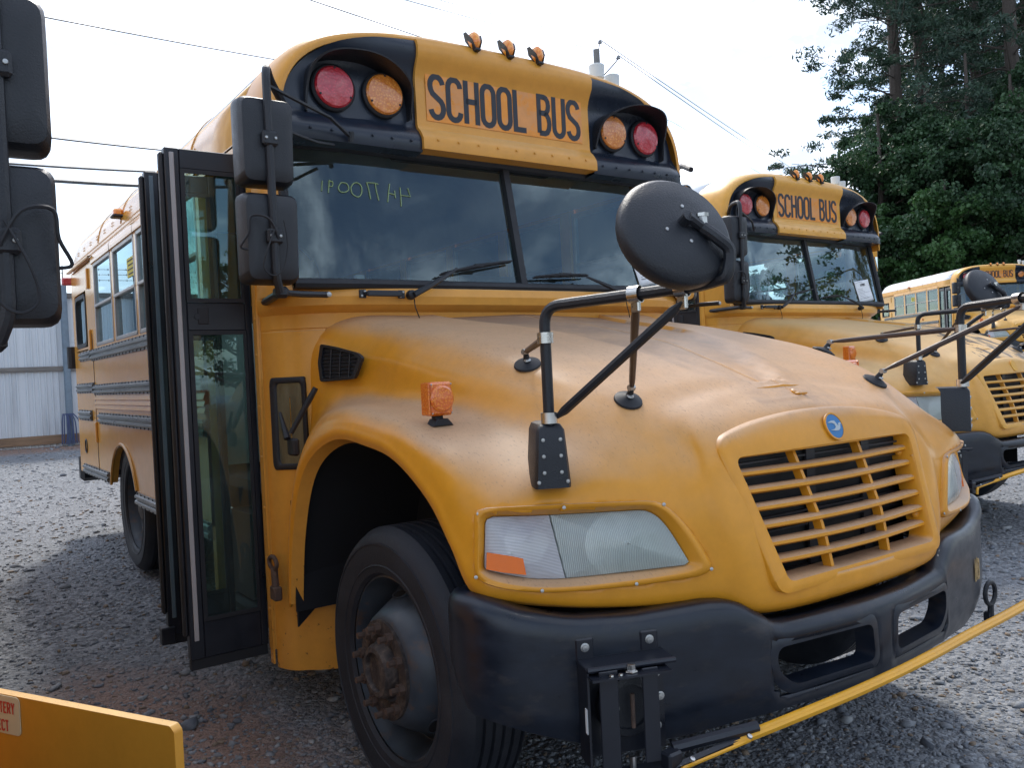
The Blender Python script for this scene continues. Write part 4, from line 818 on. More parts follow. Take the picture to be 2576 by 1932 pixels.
        # amber side markers
        mk = MB().box((s*(arch_x(2.74)+.035), 3.10, 2.735), (.06, .085, .05), bev=.012).build('side_marker', M['amber2'], root)
        MB().box((s*(arch_x(2.74)+.03), 3.10, 2.708), (.09, .10, .02), bev=.008).build('marker_base', M['plastic'], mk)
        MB().box((s*(BW+.018), 2.235, 1.64), (.03, .07, .05), bev=.008).build('side_marker', M['orange'], root)
        mk = MB().box((s*(BW+.05), .62 if s > 0 else .62, 2.50), (.05, .06, .10), bev=.012)
        if s > 0: mk.build('side_marker', M['amber2'], root)
        mk = MB().box((s*(BW+.03), 5.43, 2.52), (.09, .07, .07), bev=.012).build('side_marker', M['red'], root)
        MB().cyl((s*(BW+.01), 5.48, 1.72), (s*(BW+.01), 5.48, 1.92), .045, 10).build('door_handle', M['rubber'], root)
    # roof from the eave up: yellow sides, white crown
    sec = section(); ysr = [.42, .9, 1.5, 2.2, 3.0, 3.9, 4.9, 5.25, 5.36, 5.40]
    def ringat(y, pts): k = {5.25: (0, 0), 5.36: (.03, .02), 5.40: (.09, .07)}.get(y, (0, 0)); return [V((x*(1-k[0]/1.22), y, z-(k[1] if z > 2.5 else 0))) for x, z in pts]
    lo = [p for p in sec if p[1] <= 2.915]; half = len([p for p in sec if p[0] > 0 and p[1] <= 2.85]); li = sec[:half]; ri = sec[-half:]; mid = sec[half-1:len(sec)-half+1]
    for part in (li, ri):
        mb = MB().grid([ringat(y, [(x, max(z, 2.575)) for x, z in part]) for y in ysr]); o_ = mb.build('roof_side', M['side'], root); m_ = o_.modifiers.new('thickness', 'SOLIDIFY'); m_.thickness = .01
    o_ = MB().grid([ringat(y, mid) for y in ysr]).build('roof', M['white_roof'], root); m_ = o_.modifiers.new('thickness', 'SOLIDIFY'); m_.thickness = .01
    mb = MB()
    for y in (1.3, 2.2, 3.1, 4.0): mb.tube([V((x*1.002, y, z*1.0006)) for x, z in sec if z > 2.6], .003, 5)
    mb.build('roof_seam', M['side'], root)
    # rear wall
    MB().box((0, 5.38, 1.70), (2.36, .05, 1.86)).build('rear_wall', M['side'], root); MB().prism([(x*.96, z-.03) for x, z in sec], (0, 5.40, 0), (1, 0, 0), (0, 0, 1), .03).build('rear_cap', M['side'], root)
    MB().box((0, 5.50, .80), (2.44, .14, .26), bev=.03).build('rear_bumper', M['bumper'], root)
    MB().box((0, 5.41, 2.1), (1.9, .01, .5)).build('rear_window', M['glass3'], root, smooth=False)
    # floor, ceiling, interior
    MB().box((0, 2.9, 1.02), (2.34, 4.9, .05)).box((0, .55, .60), (2.2, .5, .04)).build('bus_floor', M['floor'], root)
    sc = [(x*.955, z-.045) for x, z in sec if z > 2.5]; MB().grid([[V((x, y, z)) for x, z in sc] for y in (.5, 5.3)]).build('ceiling_liner', M['inner'], root)
    MB().box((0, 2.9, .86), (1.9, 4.6, .16)).box((0, -.3, .72), (.8, 2.3, .14)).build('chassis', M['liner'], root)
    st = MB().box((0, 0, .25), (.96, .42, .11), bev=.03).box((0, .19, .62), (.96, .10, .66), bev=.04).box((.35, 0, .1), (.05, .3, .2)).box((-.35, 0, .1), (.05, .3, .2)).mesh('bench_seat', M['seat'])
    for y in (1.9, 2.7, 3.5, 4.3):
        for x in (-.69, .69): link('bench_seat', st, root, (x, y, 1.045))
    ds = MB().box((.62, .95, 1.38), (.48, .46, .12), bev=.04).box((.62, 1.18, 1.75), (.46, .11, .72), bev=.05).box((.62, .98, 1.18), (.3, .3, .3)).build('driver_seat', M['seat'], root)
    sw = MB().tube([V((.62+.22*cos(a), .47+.10*sin(a), 1.86+.19*sin(a)*.9)) for a in [2*pi*k/28 for k in range(29)]], .014, 7, caps=False).cyl((.62, .47, 1.86), (.62, .30, 1.62), .03, 8).build('steering_wheel', M['rubber'], root)
    MB().box((0, .30, 1.80), (1.8, .30, .12), bev=.04).box((.62, .24, 1.55), (.9, .28, .5), bev=.05).build('dashboard', M['plastic'], root)
    MB().box((-.30, 1.25, 1.55), (.05, .04, 1.1)).box((-.75, 1.28, 1.45), (.9, .03, .75)).build('entry_guard', M['inner'], root)
    MB().box((-.0, .43, 2.62), (1.0, .10, .12), bev=.03).build('interior_mirror', M['rubber'], root)
    mb = MB().box((-.85, .75, .42), (.7, .70, .03)).box((-.80, .95, .66), (.7, .3, .42)).build('entry_step', M['floor'], root)
    MB().box((-1.0, .42, .43), (.12, .035, .025)).build('step_edge', mat('pale_step_edge', (.35, .55, .48), .5), root)
    for x, y in ((.755, .29), (.885, .31)):   # roof vents behind the cap
        MB().lathe([(.030, -.12), (.030, .02), (.040, .030), (.044, .10), (.041, .104), (0, .106)], (x, y, arch_z(x)+.035), (0, 0, 1), 28).build('roof_vent', M['white'], root)
def header_prof(t, dark=False):
    """front face of the roof cap, t 0 bottom .. 1 top: returns y offset (forward is negative)"""
    return float(np.interp(t, (0, .07, .14, .2, .66, .74, .84, .93, 1), (.055, .055, .075, .108, .112, .100, .072, .066, .085)))
def make_header(root):
    sec = section()
    # yellow cap rim: from the roof outline round the edge to the front face
    rings = [(.44, 0.0), (.30, .0), (.20, .004), (.14, .014), (.105, .030), (.095, .046), (.098, .058)]
    rows = []
    for y, ins in rings:
        s2 = section(ins); rows.append([V((x, y, z if z > 2.46 else (2.545 if z < 2.4 else z))) for x, z in s2])
    for r_ in rows:
        r_[0].z = r_[-1].z = 2.50
    cap = MB().grid(rows).build('front_cap', M['yellow'], root, ang=45)
    def face(x0, x1, nx, ztop, zb=2.535, prof=header_prof, dyy=0.0, name='', mt=None, parent=None, nt_=26):
        rows = []
        for i in range(nx+1):
            x = x0+(x1-x0)*i/nx; zt = ztop(x); rows.append([V((x, prof((zb+(zt-zb)*k/nt_-2.535)/(3.03-2.535))+dyy, zb+(zt-zb)*k/nt_)) for k in range(nt_+1)])
        return rows
    topin = lambda x: min(arch_z(min(abs(x)+.0, BW-.001)*BW/(BW-.055))-.052, 3.032) if abs(x) < BW-.06 else 2.55
    # centre panel (yellow) stands proud
    zt = lambda x: topin(x)+.004
    rows = face(-.515, .515, 16, zt, dyy=-.004); rows = [[V((r_[0].x, .16, 2.520))]+[V((r_[0].x, .052, 2.523))]+r_ for r_ in rows]
    rows = [[V((rows[0][0].x, p.y+.03, p.z)) for p in rows[0]]]+rows+[[V((rows[-1][0].x, p.y+.03, p.z)) for p in rows[-1]]]
    pn = MB().grid(rows).build('sign_panel', M['yellow'], root, ang=35)
    mb = MB()
    for i in range(9): mb.lathe([(.007, 0), (.0055, .003), (0, .0045)], (-.44+i*.11, .051, 2.570), (0, -1, .0), 8)
    mb.build('panel_rivet', M['yellow'], pn, kind='stuff')
    # decal and lettering
    yd = .1035
    dc = MB().prism([(-.464, 0), (.464, 0), (.464, .229), (-.464, .229)], (0, yd, 2.669), (1, 0, 0), (0, 0, 1), .002).build('sign_decal', M['decal'], pn, smooth=False)
    tw = lambda s_, h, wd, gp: sum(GL[ch][0]*h*wd+gp*h for ch in s_)-gp*h
    h = .203; wd = 1.0
    W0 = tw('SCHOOL BUS', h, wd, .082); k_ = .895/W0; mb = MB()
    text(mb, 'SCHOOL BUS', (-.4475, yd-.002, 2.669+.013), (1, 0, 0), (0, 0, 1), h, .0265, gap=.082*k_*1.0, wide=wd*k_, th=.0015)
    mb.build('sign_letters', M['ink'], pn, smooth=False)
    for s in (-1, 1):
        zt2 = lambda x: topin(x)
        xs = [.512+(1.163-.512)*(1-(1-i/22)**1.6) for i in range(23)]; rows = []
        for x in xs:
            z1 = zt2(x); rows.append([V((s*x, header_prof((2.535+(z1-2.535)*k/26-2.535)/.495)+.014+(.02 if False else 0)+max(0, abs(x)-1.10)*.2, 2.535+(z1-2.535)*k/26)) for k in range(27)])
        rows = [[V((r_[0].x, .17, 2.50)), V((r_[0].x, .075, 2.512))]+r_ for r_ in rows]
        bp = MB().grid(rows).build('lamp_panel', M['black'], root, ang=35)
        MB().box((s*.84, .122, 2.592), (.60, .014, .010), bev=.004).build('panel_rib', M['black'], bp)
        mb = MB()
        for i in range(7): mb.lathe([(.007, 0), (.0055, .003), (0, .0045)], (s*(.57+i*.095), .064, 2.556), (0, -1, .0), 8)
        mb.build('panel_rivet', M['black'], bp, kind='stuff')
        for xc, mt_, dz in ((.917, 'red', 0), (.679, 'amber', .003)):
            c = V((s*xc, .122, 2.75+dz))
            lp = MB().lathe([(.101, .0), (.101, .018), (.094, .024), (.0895, .024)], c, (0, -1, 0), 40).build('warning_lamp', M['rubber'], root)
            MB().lathe([(.089, .018), (.089, .030), (.082, .038), (.05, .043), (0, .045)], c, (0, -1, 0), 40).build('lens', M[mt_], lp)
            mb = MB()
            for a in (90, 210, 330): mb.lathe([(.0055, 0), (.005, .003), (0, .004)], c+V((.079*cos(R(a)), -.037, .079*sin(R(a)))), (0, -1, 0), 8)
            mb.build('lens_screw', M['rubber'], lp, kind='stuff')
        path = [(1.045, 2.64, .02), (1.045, 2.72, .035), (1.035, 2.80, .07), (1.0, 2.85, .11), (.94, 2.875, .14), (.86, 2.885, .15), (.78, 2.885, .15), (.70, 2.87, .14), (.63, 2.84, .12), (.575, 2.80, .09), (.556, 2.75, .06), (.552, 2.66, .025)]
        sp_ = spline([(a, b, c) for a, b, c in path], 3); mb = MB()
        mb.grid([[V((s*p.x, .13, p.y)), V((s*p.x*1.0, .10-p.z*.5, p.y+.002)), V((s*(p.x+(p.x-.8)*.02), .12-p.z, p.y-.002)), V((s*(p.x-(p.x-.8)*.02), .12-p.z+.001, p.y-.007)), V((s*(p.x-(p.x-.8)*.03), .13, p.y-.006))] for p in sp_])
        mb.build('lamp_visor', M['plastic'], root, ang=50)
    for k, x in enumerate((-.195, .0, .18)):      # roof marker lamps in their hoods
        c = V((x, .070, arch_z(x)-.062)); u = V((0, .42, .91)).normalized(); nf = V((0, -.91, .42)); r_ = V((1, 0, 0)); b_ = MB()
        for sx in (-1, 1):
            q = [c+r_*(sx*.012)+u*-.004+nf*.016, c+r_*(sx*.030)+u*.040+nf*.030, c+r_*(sx*.044)+u*.088+nf*.020, c+r_*(sx*.040)+u*.104-nf*.004, c+r_*(sx*.022)+u*.08-nf*.03, c+r_*(sx*.012)-nf*.01]
            q2 = [p-r_*(sx*.003) for p in q]; n_ = len(q); b_.add(q+q2, [tuple(range(n_)), tuple(range(n_, 2*n_))[::-1]]+[(i, (i+1) % n_, (i+1) % n_+n_, i+n_) for i in range(n_)])
        b_.box(c+nf*.008, (.028, .03, .014), bev=.004); bb = b_.build('roof_marker_lamp', M['plastic'], root)
        rws = []
        for q, w_, h_ in ((0, .003, .004), (.06, .014, .022), (.3, .026, .044), (.65, .029, .050), (.92, .024, .040), (1, .005, .006)):
            rws.append([c+u*(.004+q*.088)+r_*(w_*cos(a))+nf*(h_*max(sin(a), 0)-.004) for a in [pi*j/8 for j in range(9)]])
        MB().grid(rws).build('marker_lens', M['amber2'], bb)
    # eyebrow gasket above the windshield
def ws_pt(x, t, dy=0.0):
    z = 1.905+t*(2.505-1.905); y = .045+t*.118+.10*max(0, abs(x)-.75)**2*2; return V((x, y+dy, z))
def make_windshield(root):
    xs = [.0, .2, .4, .6, .75, .85, .95, 1.03, 1.10, 1.145]
    for s in (-1, 1):
        MB().grid([[ws_pt(s*x, t, .012) for t in (0, .25, .5, .75, 1.0)] for x in xs[0:]]).build('windshield_pane', M['glass'], root, ang=60)
    g = MB()
    bx = [-x for x in xs[::-1]]+xs[1:]
    g.tube([ws_pt(x, -.005) for x in bx], .024, 8); g.tube([ws_pt(x, 1.03) for x in bx], .030, 8)
    for s in (-1, 1): g.tube([ws_pt(s*1.145, t) for t in (0, .5, 1.03)], .022, 8)
    gs = g.build('windshield_gasket', M['rubber'], root)
    a, b = ws_pt(0, 0, -.006), ws_pt(0, 1.02, -.006); MB().add([a+V((sx*.018, sy, 0)) for sx in (-1, 1) for sy in (-.006, .03)]+[b+V((sx*.018, sy, 0)) for sx in (-1, 1) for sy in (-.006, .03)], [(0, 1, 3, 2), (4, 6, 7, 5), (0, 2, 6, 4), (1, 5, 7, 3), (0, 4, 5, 1), (2, 3, 7, 6)]).build('centre_post', M['rubber'], root, smooth=False)
    for s in (-1, 1):   # A posts
        MB().grid([[V((s*1.155, ws_pt(1.155, t).y-.004, 1.86+.68*t)), V((s*1.19, ws_pt(1.155, t).y+.004, 1.86+.68*t)), V((s*1.215, ws_pt(1.155, t).y+.05, 1.86+.68*t)), V((s*1.22, .36, 1.86+.68*t)), V((s*1.17, .36, 1.86+.68*t)), V((s*1.14, ws_pt(1.155, t).y+.04, 1.86+.68*t)), V((s*1.155, ws_pt(1.155, t).y-.004, 1.86+.68*t))] for t in (0, .5, 1)]).build('corner_post', M['yellow'], root)
def cowl_plan():
    """plan outline of the cab front below the glass, right half: (x, y) from the centre outwards"""
    return [(0, .02), (.4, .02), (.75, .03), (.93, .05), (1.05, .09), (1.14, .15), (1.195, .23), (1.22, .34)]
def make_cowl(root):
    pl = spline([(x, y, 0) for x, y in cowl_plan()], 3); pl = [V((p.x, p.y)) for p in pl]
    prof = [(.20, 1.915, 0), (.03, 1.900, 0), (.0, 1.885, 0), (-.012, 1.850, 0), (-.006, 1.815, 0), (.022, 1.795, 0), (.045, 1.785, 0), (.050, 1.74, 0), (.050, 1.725, 0), (.056, 1.722, 0), (.056, 1.716, 0), (.050, 1.713, 0), (.050, 1.5, 0), (.050, 1.1, 0), (.050, .7, 0), (.050, .30, 0), (.055, .262, 0), (.08, .256, 0)]
    full = [V((-p.x, p.y)) for p in pl[::-1]]+pl[1:]; n = len(full); rows = []
    for i, p in enumerate(full):
        a, b = full[max(i-1, 0)], full[min(i+1, n-1)]; t = (b-a).normalized(); nn = V((-t.y, t.x))
        if nn.dot(V((p.x*.6, -1))) > 0: nn = -nn      # inward normal
        if abs(p.x) > 1.2: nn = V((-1 if p.x > 0 else 1, 0))
        k = min(1, max(0, (1.22-abs(p.x))/.06))
        rows.append([V((p.x+nn.x*(d if d > 0 else d)*(1 if d < .15 else 1)*(.25+.75*k), p.y+nn.y*d*(.25+.75*k), z)) for d, z, _ in prof])
    mb = MB().grid(rows); keep = []
    for f in mb.f:       # opening behind the wheel and the engine: only the corner panels go down to the sill
        c = sum((V(mb.v[i]) for i in f), V())/len(f)
        if c.z < 1.2 and abs(c.x) < .78: continue
        keep.append(f)
    mb.f = keep; cw = mb.build('cowl', M['yellow'], root, ang=25)
    for s in (-1, 1):
        mb = MB().box((s*(1.222), .352, 1.2), (.008, .035, 1.84))
        mb.build('post_flange', M['yellow'], cw)
        mb = MB()
        for z in (.30, .52, .74, .96, 1.18, 1.40, 1.62, 1.78): mb.lathe([(.006, 0), (.005, .003), (0, .004)], (s*1.226, .352, z), (s, 0, 0), 7)
        mb.build('post_screw', M['yellow'], cw, kind='stuff')
    # little quarter window low on the corner (right side of the bus only) and its rubber frame
    def cyl_pt(u, z, d=0.0):      # u = plan arclength parameter around the left corner
        k = u*(len(pl)-1); i = int(min(k, len(pl)-2)); f = k-i; p = pl[i]*(1-f)+pl[i+1]*f; t = (pl[i+1]-pl[i]).normalized(); nn = V((t.y, -t.x)); q_ = .05*(.25+.75*min(1, max(0, (1.22-p.x)/.06))); return V((-(p.x+nn.x*(d-q_)), p.y+nn.y*(d-q_), z))
    us = [.61+.015*k for k in range(25)]
    o_ = rrect(0, 0, 1, 1, .08, 3); ui = lambda a: .66+a*.255; zi = lambda b: 1.125+b*.395
    def loop(k, d): return [cyl_pt(ui(.5+(a-.5)*k), zi(.5+(b-.5)*(1-(1-k)*.45)), d) for a, b in o_+o_[:1]]
    mb = MB().grid([loop(1, -.002), loop(1, .014), loop(.96, .018), loop(.76, .016), loop(.72, .010), loop(.70, .002)]); fr = mb.build('quarter_window_frame', M['rubber'], cw, ang=50)
    MB().grid([loop(.74, .006), loop(.4, .006), loop(.02, .006)]).build('quarter_window_pane', mat('scratched_dull_pane', (.07, .075, .055), .12, var=.5, vs=7, stretch=(3, 3, .6), spec=.8), fr, ang=60)
    # grab handle, hood straps, hook, wipers
    def cowl_pt(px, py, dy=0): p = at(px, py, 'y', -.0); return V((p.x, .008+dy, p.z))
    hx0, hx1, hz = cowl_pt(905, 740).x, cowl_pt(1015, 740).x, 1.856
    gh = MB().box((hx0+.012, -.002, hz), (.032, .012, .036), bev=.003).box((hx1-.012, -.002, hz), (.032, .012, .036), bev=.003).box(((hx0+hx1)/2, -.03, hz), (hx1-hx0-.04, .012, .026), bev=.005).tube([(hx0+.02, -.002, hz), (hx0+.03, -.03, hz)], .010, 6).tube([(hx1-.02, -.002, hz), (hx1-.03, -.03, hz)], .010, 6).build('grab_handle', M['frame'], root)
    bt = MB().lathe([(.0055, 0), (.005, .004), (0, .005)], (0, 0, 0), (0, -1, 0), 8).mesh('bolt', M['zinc'])
    for x in (hx0+.006, hx0+.02, hx1-.006, hx1-.02): link('bolt', bt, gh, (x, -.008, hz+(.009 if x in (hx0+.02, hx1-.006) else -.009)))
    for s in (-1, 1):
        if s < 0: A = (-.655, -.012, 1.852); P1 = ws_pt(-.39, .13, -.05); B0, B1 = ws_pt(-.475, .085, -.028), ws_pt(-.065, .21, -.028)
        else: A = (.60, -.012, 1.852); P1 = ws_pt(.36, .10, -.05); B0, B1 = ws_pt(.055, .085, -.028), ws_pt(.40, .115, -.028)
        A = V(A); wp = MB().lathe([(.020, 0), (.022, .01), (.019, .03), (.012, .036), (0, .037)], A+V((0, .012, 0)), (0, -1, .1), 14)
        wp.tube([A+V((0, -.03, 0)), A+(P1-A)*.25+V((0, -.04, 0)), A+(P1-A)*.5+V((0, -.035, 0)), A+(P1-A)*.97], [.014, .013, .012, .006], 6)
        wo = wp.build('wiper', M['plastic'], root); mb = MB().tube([B0, (B0+B1)/2+V((0, -.012, .006)), B1], [.004, .008, .004], 6); mb.tube([B0+V((0, .016, -.005)), (B0+B1)/2+V((0, .012, -.004)), B1+V((0, .016, -.005))], .0045, 5)
        mid = (B0+B1)/2; dd = (B1-B0)
        for q in (-.38, -.2, .2, .38): mb.tube([mid+dd*q*.8+V((0, -.008, .004)), mid+dd*q+V((0, .008, -.003))], .0045, 5)
        mb.box(mid+V((0, -.01, .004)), (.05, .016, .018), bev=.004); mb.build('wiper_blade', M['rubber'], wo)
        MB().tube(spline([A+V((.015, .0, -.012)), A+V((.012, -.012, -.05)), A+V((.022, -.01, -.075)), A+V((.045, .01, -.105))], 5), .0025, 5).build('washer_hose', M['rubber'], wo)
def make_wheelwell(root):
    for s in (-1, 1):
        lip = spline([(c[0][0]-.03, c[0][1], c[0][2]) for c in HC[:10]], 4)
        pts = [V((s*p.x, p.y, p.z)) for p in lip]; rows = [[p for p in pts], [V((s*.62, p.y+(p.y+.62)*.02, p.z+.01)) for p in pts]]
        mb = MB().grid(rows); mb.add([(s*.64, .22, .40), (s*.64, -1.35, .45), (s*.64, -1.35, 1.32), (s*.64, .22, 1.32)], [(0, 1, 2, 3)])
        mb.build('wheel_arch_liner', M['liner'], root)
        fl = MB().box((s*1.05, .10, .78), (.30, .012, .46)).build('splash_apron', M['liner'], root)
        MB().prism([(0, 0), (.10, .06), (.06, .16), (.0, .12)], (s*1.195, .11, .485), (-s, .35, 0), (0, 0, 1), .008).build('torn_rubber_flap', M['rubber'], root)
        MB().box((s*.55, -.67, .5), (1.1, .16, .16)).build('front_axle', M['liner'], root)
def make_latch(root):
    # hood hold-down strap with T handle on the side, and cast hook below
    p0, n0 = hood_hit(815, 1005); p1 = V((-1.235, .075, 1.215)); mb = MB()
    a = V((-1.10, .02, 1.47)); b = V((-1.20, .06, 1.29)); 
    mb.tube([a, a*.75+b*.25, b*.45+a*.55, b], [.019, .021, .014, .013], 8, flat=[.6, .6, .8, .8]); mb.tube([b+V((-.02, -.01, -.02)), b+V((-.02, .06, .085))], [.014, .006], 6); mb.box(b+V((0, -.02, -.055)), (.03, .07, .07), bev=.008)
    mb.build('hood_strap', M['rubber'], root)
    h = V((-1.235, .255, .72)); mb = MB(); mb.tube([h+V((0, .045*cos(t), .026*sin(t)+.015)) for t in [2*pi*k/20 for k in range(21)]], .0095, 7, caps=False); mb.cyl(h+V((0, -.01, .0)), h+V((0, -.02, -.10)), .016, 8); mb.box(h+V((0, -.02, -.11)), (.035, .06, .06), bev=.006)
    mb.build('tie_down_hook', M['rust'], root)
def make_doors(root):
    H0, H1 = .345, 2.505
    for i, (yh, xo) in enumerate(((.445, -1.548), (.90, -1.530))):
        x0, x1 = -1.215, xo; th = .045
        fr = MB(); cx = (x0+x1)/2
        def bar(xa, xb, za, zb, t=th): fr.box(((xa+xb)/2, yh, (za+zb)/2), (abs(xb-xa), t, zb-za), bev=.004)
        bar(x1+.0, x1+.060, H0, H1); bar(x0-.028, x0, H0, H1); bar(x1+.06, x0-.028, H1-.085, H1, th-.004); bar(x1+.06, x0-.028, 1.735, 1.855, th-.004); bar(x1+.06, x0-.028, H0, H0+.155, th-.004)
        dr = fr.build('door_leaf', M['frame'], root)
        for za, zb in ((H0+.155, 1.735), (1.855, H1-.085)):
            g = MB(); g.ring([(x1+.06, za), (x0-.028, za), (x0-.028, zb), (x1+.06, zb)], [(x1+.078, za+.018), (x0-.042, za+.018), (x0-.042, zb-.018), (x1+.078, zb-.018)], (0, yh-.018, 0), (1, 0, 0), (0, 0, 1), .008)
            go = g.build('pane_gasket', M['rubber'], dr); MB().box((cx+.016, yh, (za+zb)/2), (x0-x1-.10, .006, zb-za-.01)).build('door_pane', M['glass2'], dr, smooth=False)
        MB().box((x1+.0285, yh-.0245, (H0+.07+H1-.01)/2), (.019, .006, H1-H0-.10), bev=.002).build('edge_strip', M['strip'] if i == 0 else M['strip2'], dr)
        MB().box((x1-.010, yh-.0, (H0+H1)/2+.04), (.020, .038, H1-H0-.12), bev=.008).build('edge_rubber', M['rubber'], dr)
        MB().box((cx+.0, yh, H0-.022), (abs(x0-x1)-.004, .03, .046), bev=.003).build('door_sweep', M['rubber'], dr)
        if i == 0: MB().box((x1+.125, yh-.0215, 1.797), (.045, .006, .068), bev=.002).build('door_latch_plate', M['rubber'], dr); MB().cyl((x1+.10, yh-.02, 1.795), (x1+.10, yh-.026, 1.795), .012, 12).build('door_lock', M['frame'], dr)
    # lower rear leaf skirt and hinge box
    MB().box((-1.535, .88, .35), (.06, .05, .08), bev=.004).build('door_foot', M['frame'], root)
def clamp(p, ax, r=.019, w=.030):
    mb = MB(); a = V(ax).normalized(); mb.lathe([(r+.002, -w/2), (r+.004, -w/2), (r+.004, w/2), (r+.002, w/2), (r+.002, -w/2)], p, a, 16); return mb
def make_mirrors(root):
    for s in (-1, 1):
        F = lambda p: mir(p, -s)
        # ---- cross view mirror on the fender
        bc, bn = hood_hit(1384, 1160); fy = min(HB.ray_cast(V((bc.x, -3, bc.z+q)), V((0, 1, 0)))[0].y for q in (-.07, 0, .05))-.004
        base_top = at(1384, 1064, 'y', fy); tub = V((base_top.x, fy+.004, 0)); bc = at(1384, 1160, 'y', fy); tp_ = V((tub.x, tub.y, base_top.z-.02)); el = V((tub.x, tub.y, at(1383, 772, 'y', tub.y).z))
        # horizontal run forward to the curl that carries the round mirror
        fwd = far(1745, 722, 2.06); fwd = V((fwd.x, fwd.y, el.z+.012)); dc = far(1703, 575, 2.02)
        c1 = far(1828, 690, 2.0); c2 = far(1835, 630, 2.0); c3 = far(1768, 572, 2.0)
        path = bend([tp_+V((0, 0, -.05)), el, fwd], .055, 7)[:-1]+spline([fwd, far(1800, 706, 2.02), c1, c2, far(1805, 598, 1.99), c3], 5)
        fm = MB().tube([F(p) for p in path], .0155, 10).build('fender_mirror', M['plastic'], root)
        # base casting, seated on the fender skin
        rws = []; zb_ = at(1384, 1228, 'y', fy).z; nb = V((HPN.x, HPN.y, 0)).normalized(); lb = V((0, 0, 1)).cross(nb); lb = -lb if lb.x < 0 else lb
        for zz, wx, dy_ in ((zb_, .050, .0), (zb_+.012, .051, .0), (bc.z+.0, .046, .0), (base_top.z-.02, .039, .0), (base_top.z-.004, .030, .01), (base_top.z, .016, .02)):
            p0 = V((tub.x, tub.y, zz))+nb*(.024-dy_); hh_ = HB.ray_cast(p0+nb*.5, -nb)[0]; bk = min(.15 if s < 0 else .10, max(.03, (p0-hh_).dot(nb)+.02)) if hh_ is not None else .1
            rws.append([F(p0+lb*(q*wx)-nb*e) for q, e in ((-1, bk), (-1, .012), (-.85, 0), (.85, 0), (1, .012), (1, bk))])
        mb = MB().grid(rws); mb.f.append(tuple(range(len(mb.v)-6, len(mb.v)))); bs = mb.build('mirror_base', M['plastic'], fm, ang=40)
        bt = MB().lathe([(.006, 0), (.005, .003), (0, .0035)], (0, 0, 0), mir(nb, -s), 8).mesh('bolt', M['zinc'])
        for q in (-.024, .024):
            for k in range(3): link('bolt', bt, bs, F(V((tub.x, tub.y, base_top.z-.045-k*.045))+lb*q+nb*.0245))
        for q in (-.040, .040): link('bolt', bt, bs, F(V((tub.x, tub.y, zb_+.018))+lb*q+nb*.0245))
        clz = at(1384, 850, 'y', tub.y).z; cl2 = at(1384, 1062, 'y', tub.y).z+.012
        clamp(F(V((tub.x, tub.y, clz))), (0, 0, 1)).build('tube_clamp', M['steel'], fm); clamp(F(V((tub.x, tub.y, cl2))), (0, 0, 1)).build('tube_clamp', M['steel'], fm)
        # two hood struts with rubber feet
        f1, n1_ = hood_hit(1327, 918); f2, n2_ = hood_hit(1580, 1008); ad_ = (fwd-el)
        q1 = el+ad_*((at(1637, 742, 'y', fwd.y).x-0) if False else .64); q2 = el+ad_*.93
        for (a, f_, n_) in ((V((tub.x, tub.y, clz)), f1, n1_), (q1, f2, n2_)):
            top_ = a+V((0, 0, -.03)) if a is q1 else a; hgt = f_+n_*.05
            MB().tube([F(top_), F(top_*.85+hgt*.15), F(top_*.1+hgt*.9), F(hgt)], [.010, .0115, .0095, .007], 8, flat=[.5, 1, 1, .5]).build('mirror_strut', M['brown'], fm)
            ft = MB().lathe([(.046, 0), (.044, .006), (.026, .014), (.012, .019), (.009, .04), (0, .042)], F(f_), mir(n_, -s), 24).build('strut_foot', M['rubber'], fm); MB().lathe([(.012, 0), (.009, .005), (0, .006)], F(f_+n_*.018+V((-.004, -.008, 0))), mir(n_, -s), 10).cyl(F(hgt+V((.008, 0, 0))), F(hgt-V((.012, 0, 0))), .010, 8).build('foot_bolt', M['zinc'], ft)
        clamp(F(q1), F(ad_)).box(F(q1+V((0, 0, -.03))), (.012, .03, .03), bev=.003).build('tube_clamp', M['steel'], fm); clamp(F(q2), F(ad_)).box(F(q2+V((0, 0, -.032))), (.012, .03, .04), bev=.003).build('tube_clamp', M['steel'], fm)
        lo_ = V((tub.x+.02, tub.y-.01, cl2)); hi_ = q2+V((0, 0, -.035))
        MB().tube([F(lo_), F(lo_*.93+hi_*.07), F(lo_*.07+hi_*.93), F(hi_)], [.011, .0135, .0135, .011], 8, flat=[.45, 1, 1, .45]).build('mirror_strut', M['plastic'], fm)
        # round convex mirror seen from behind
        d_ = far(1703, 578, 2.02); 
        a_ = far(1583, 490, 2.10); b_ = far(1836, 650, 1.96)
        nrm = V((.16, -.86, .50)).normalized() if False else None
        long_ = (far(1590, 470, 2.16)-far(1815, 680, 1.90)).normalized(); toc = (CAM-d_).normalized(); 
        nrm = V((-.226, -.877, .402)).normalized(); rd = .146
        di = MB().lathe([(rd*.96, -.045), (rd, -.03), (rd*1.01, -.008), (rd*.985, .0), (rd*.90, .012), (rd*.5, .026), (0, .032)], F(d_), mir(nrm, -s), 48).build('convex_mirror', M['plastic'], fm, ang=40)
        MB().lathe([(rd*.94, -.046), (rd*.6, -.062), (rd*.3, -.07), (0, -.072)], F(d_), mir(nrm, -s), 40).build('mirror_glass', M['mirrorglass'], di)
        e1_ = nrm.cross(V((0, 0, 1))).normalized(); e2_ = nrm.cross(e1_)
        for a in (20, 100, 175, 255): link('bolt', MB().lathe([(.005, 0), (.0045, .002), (0, .003)], (0, 0, 0), mir(nrm, -s), 8).mesh('bolt', M['zinc']), di, F(d_+e1_*.05*cos(R(a))+e2_*.05*sin(R(a))+nrm*.028))
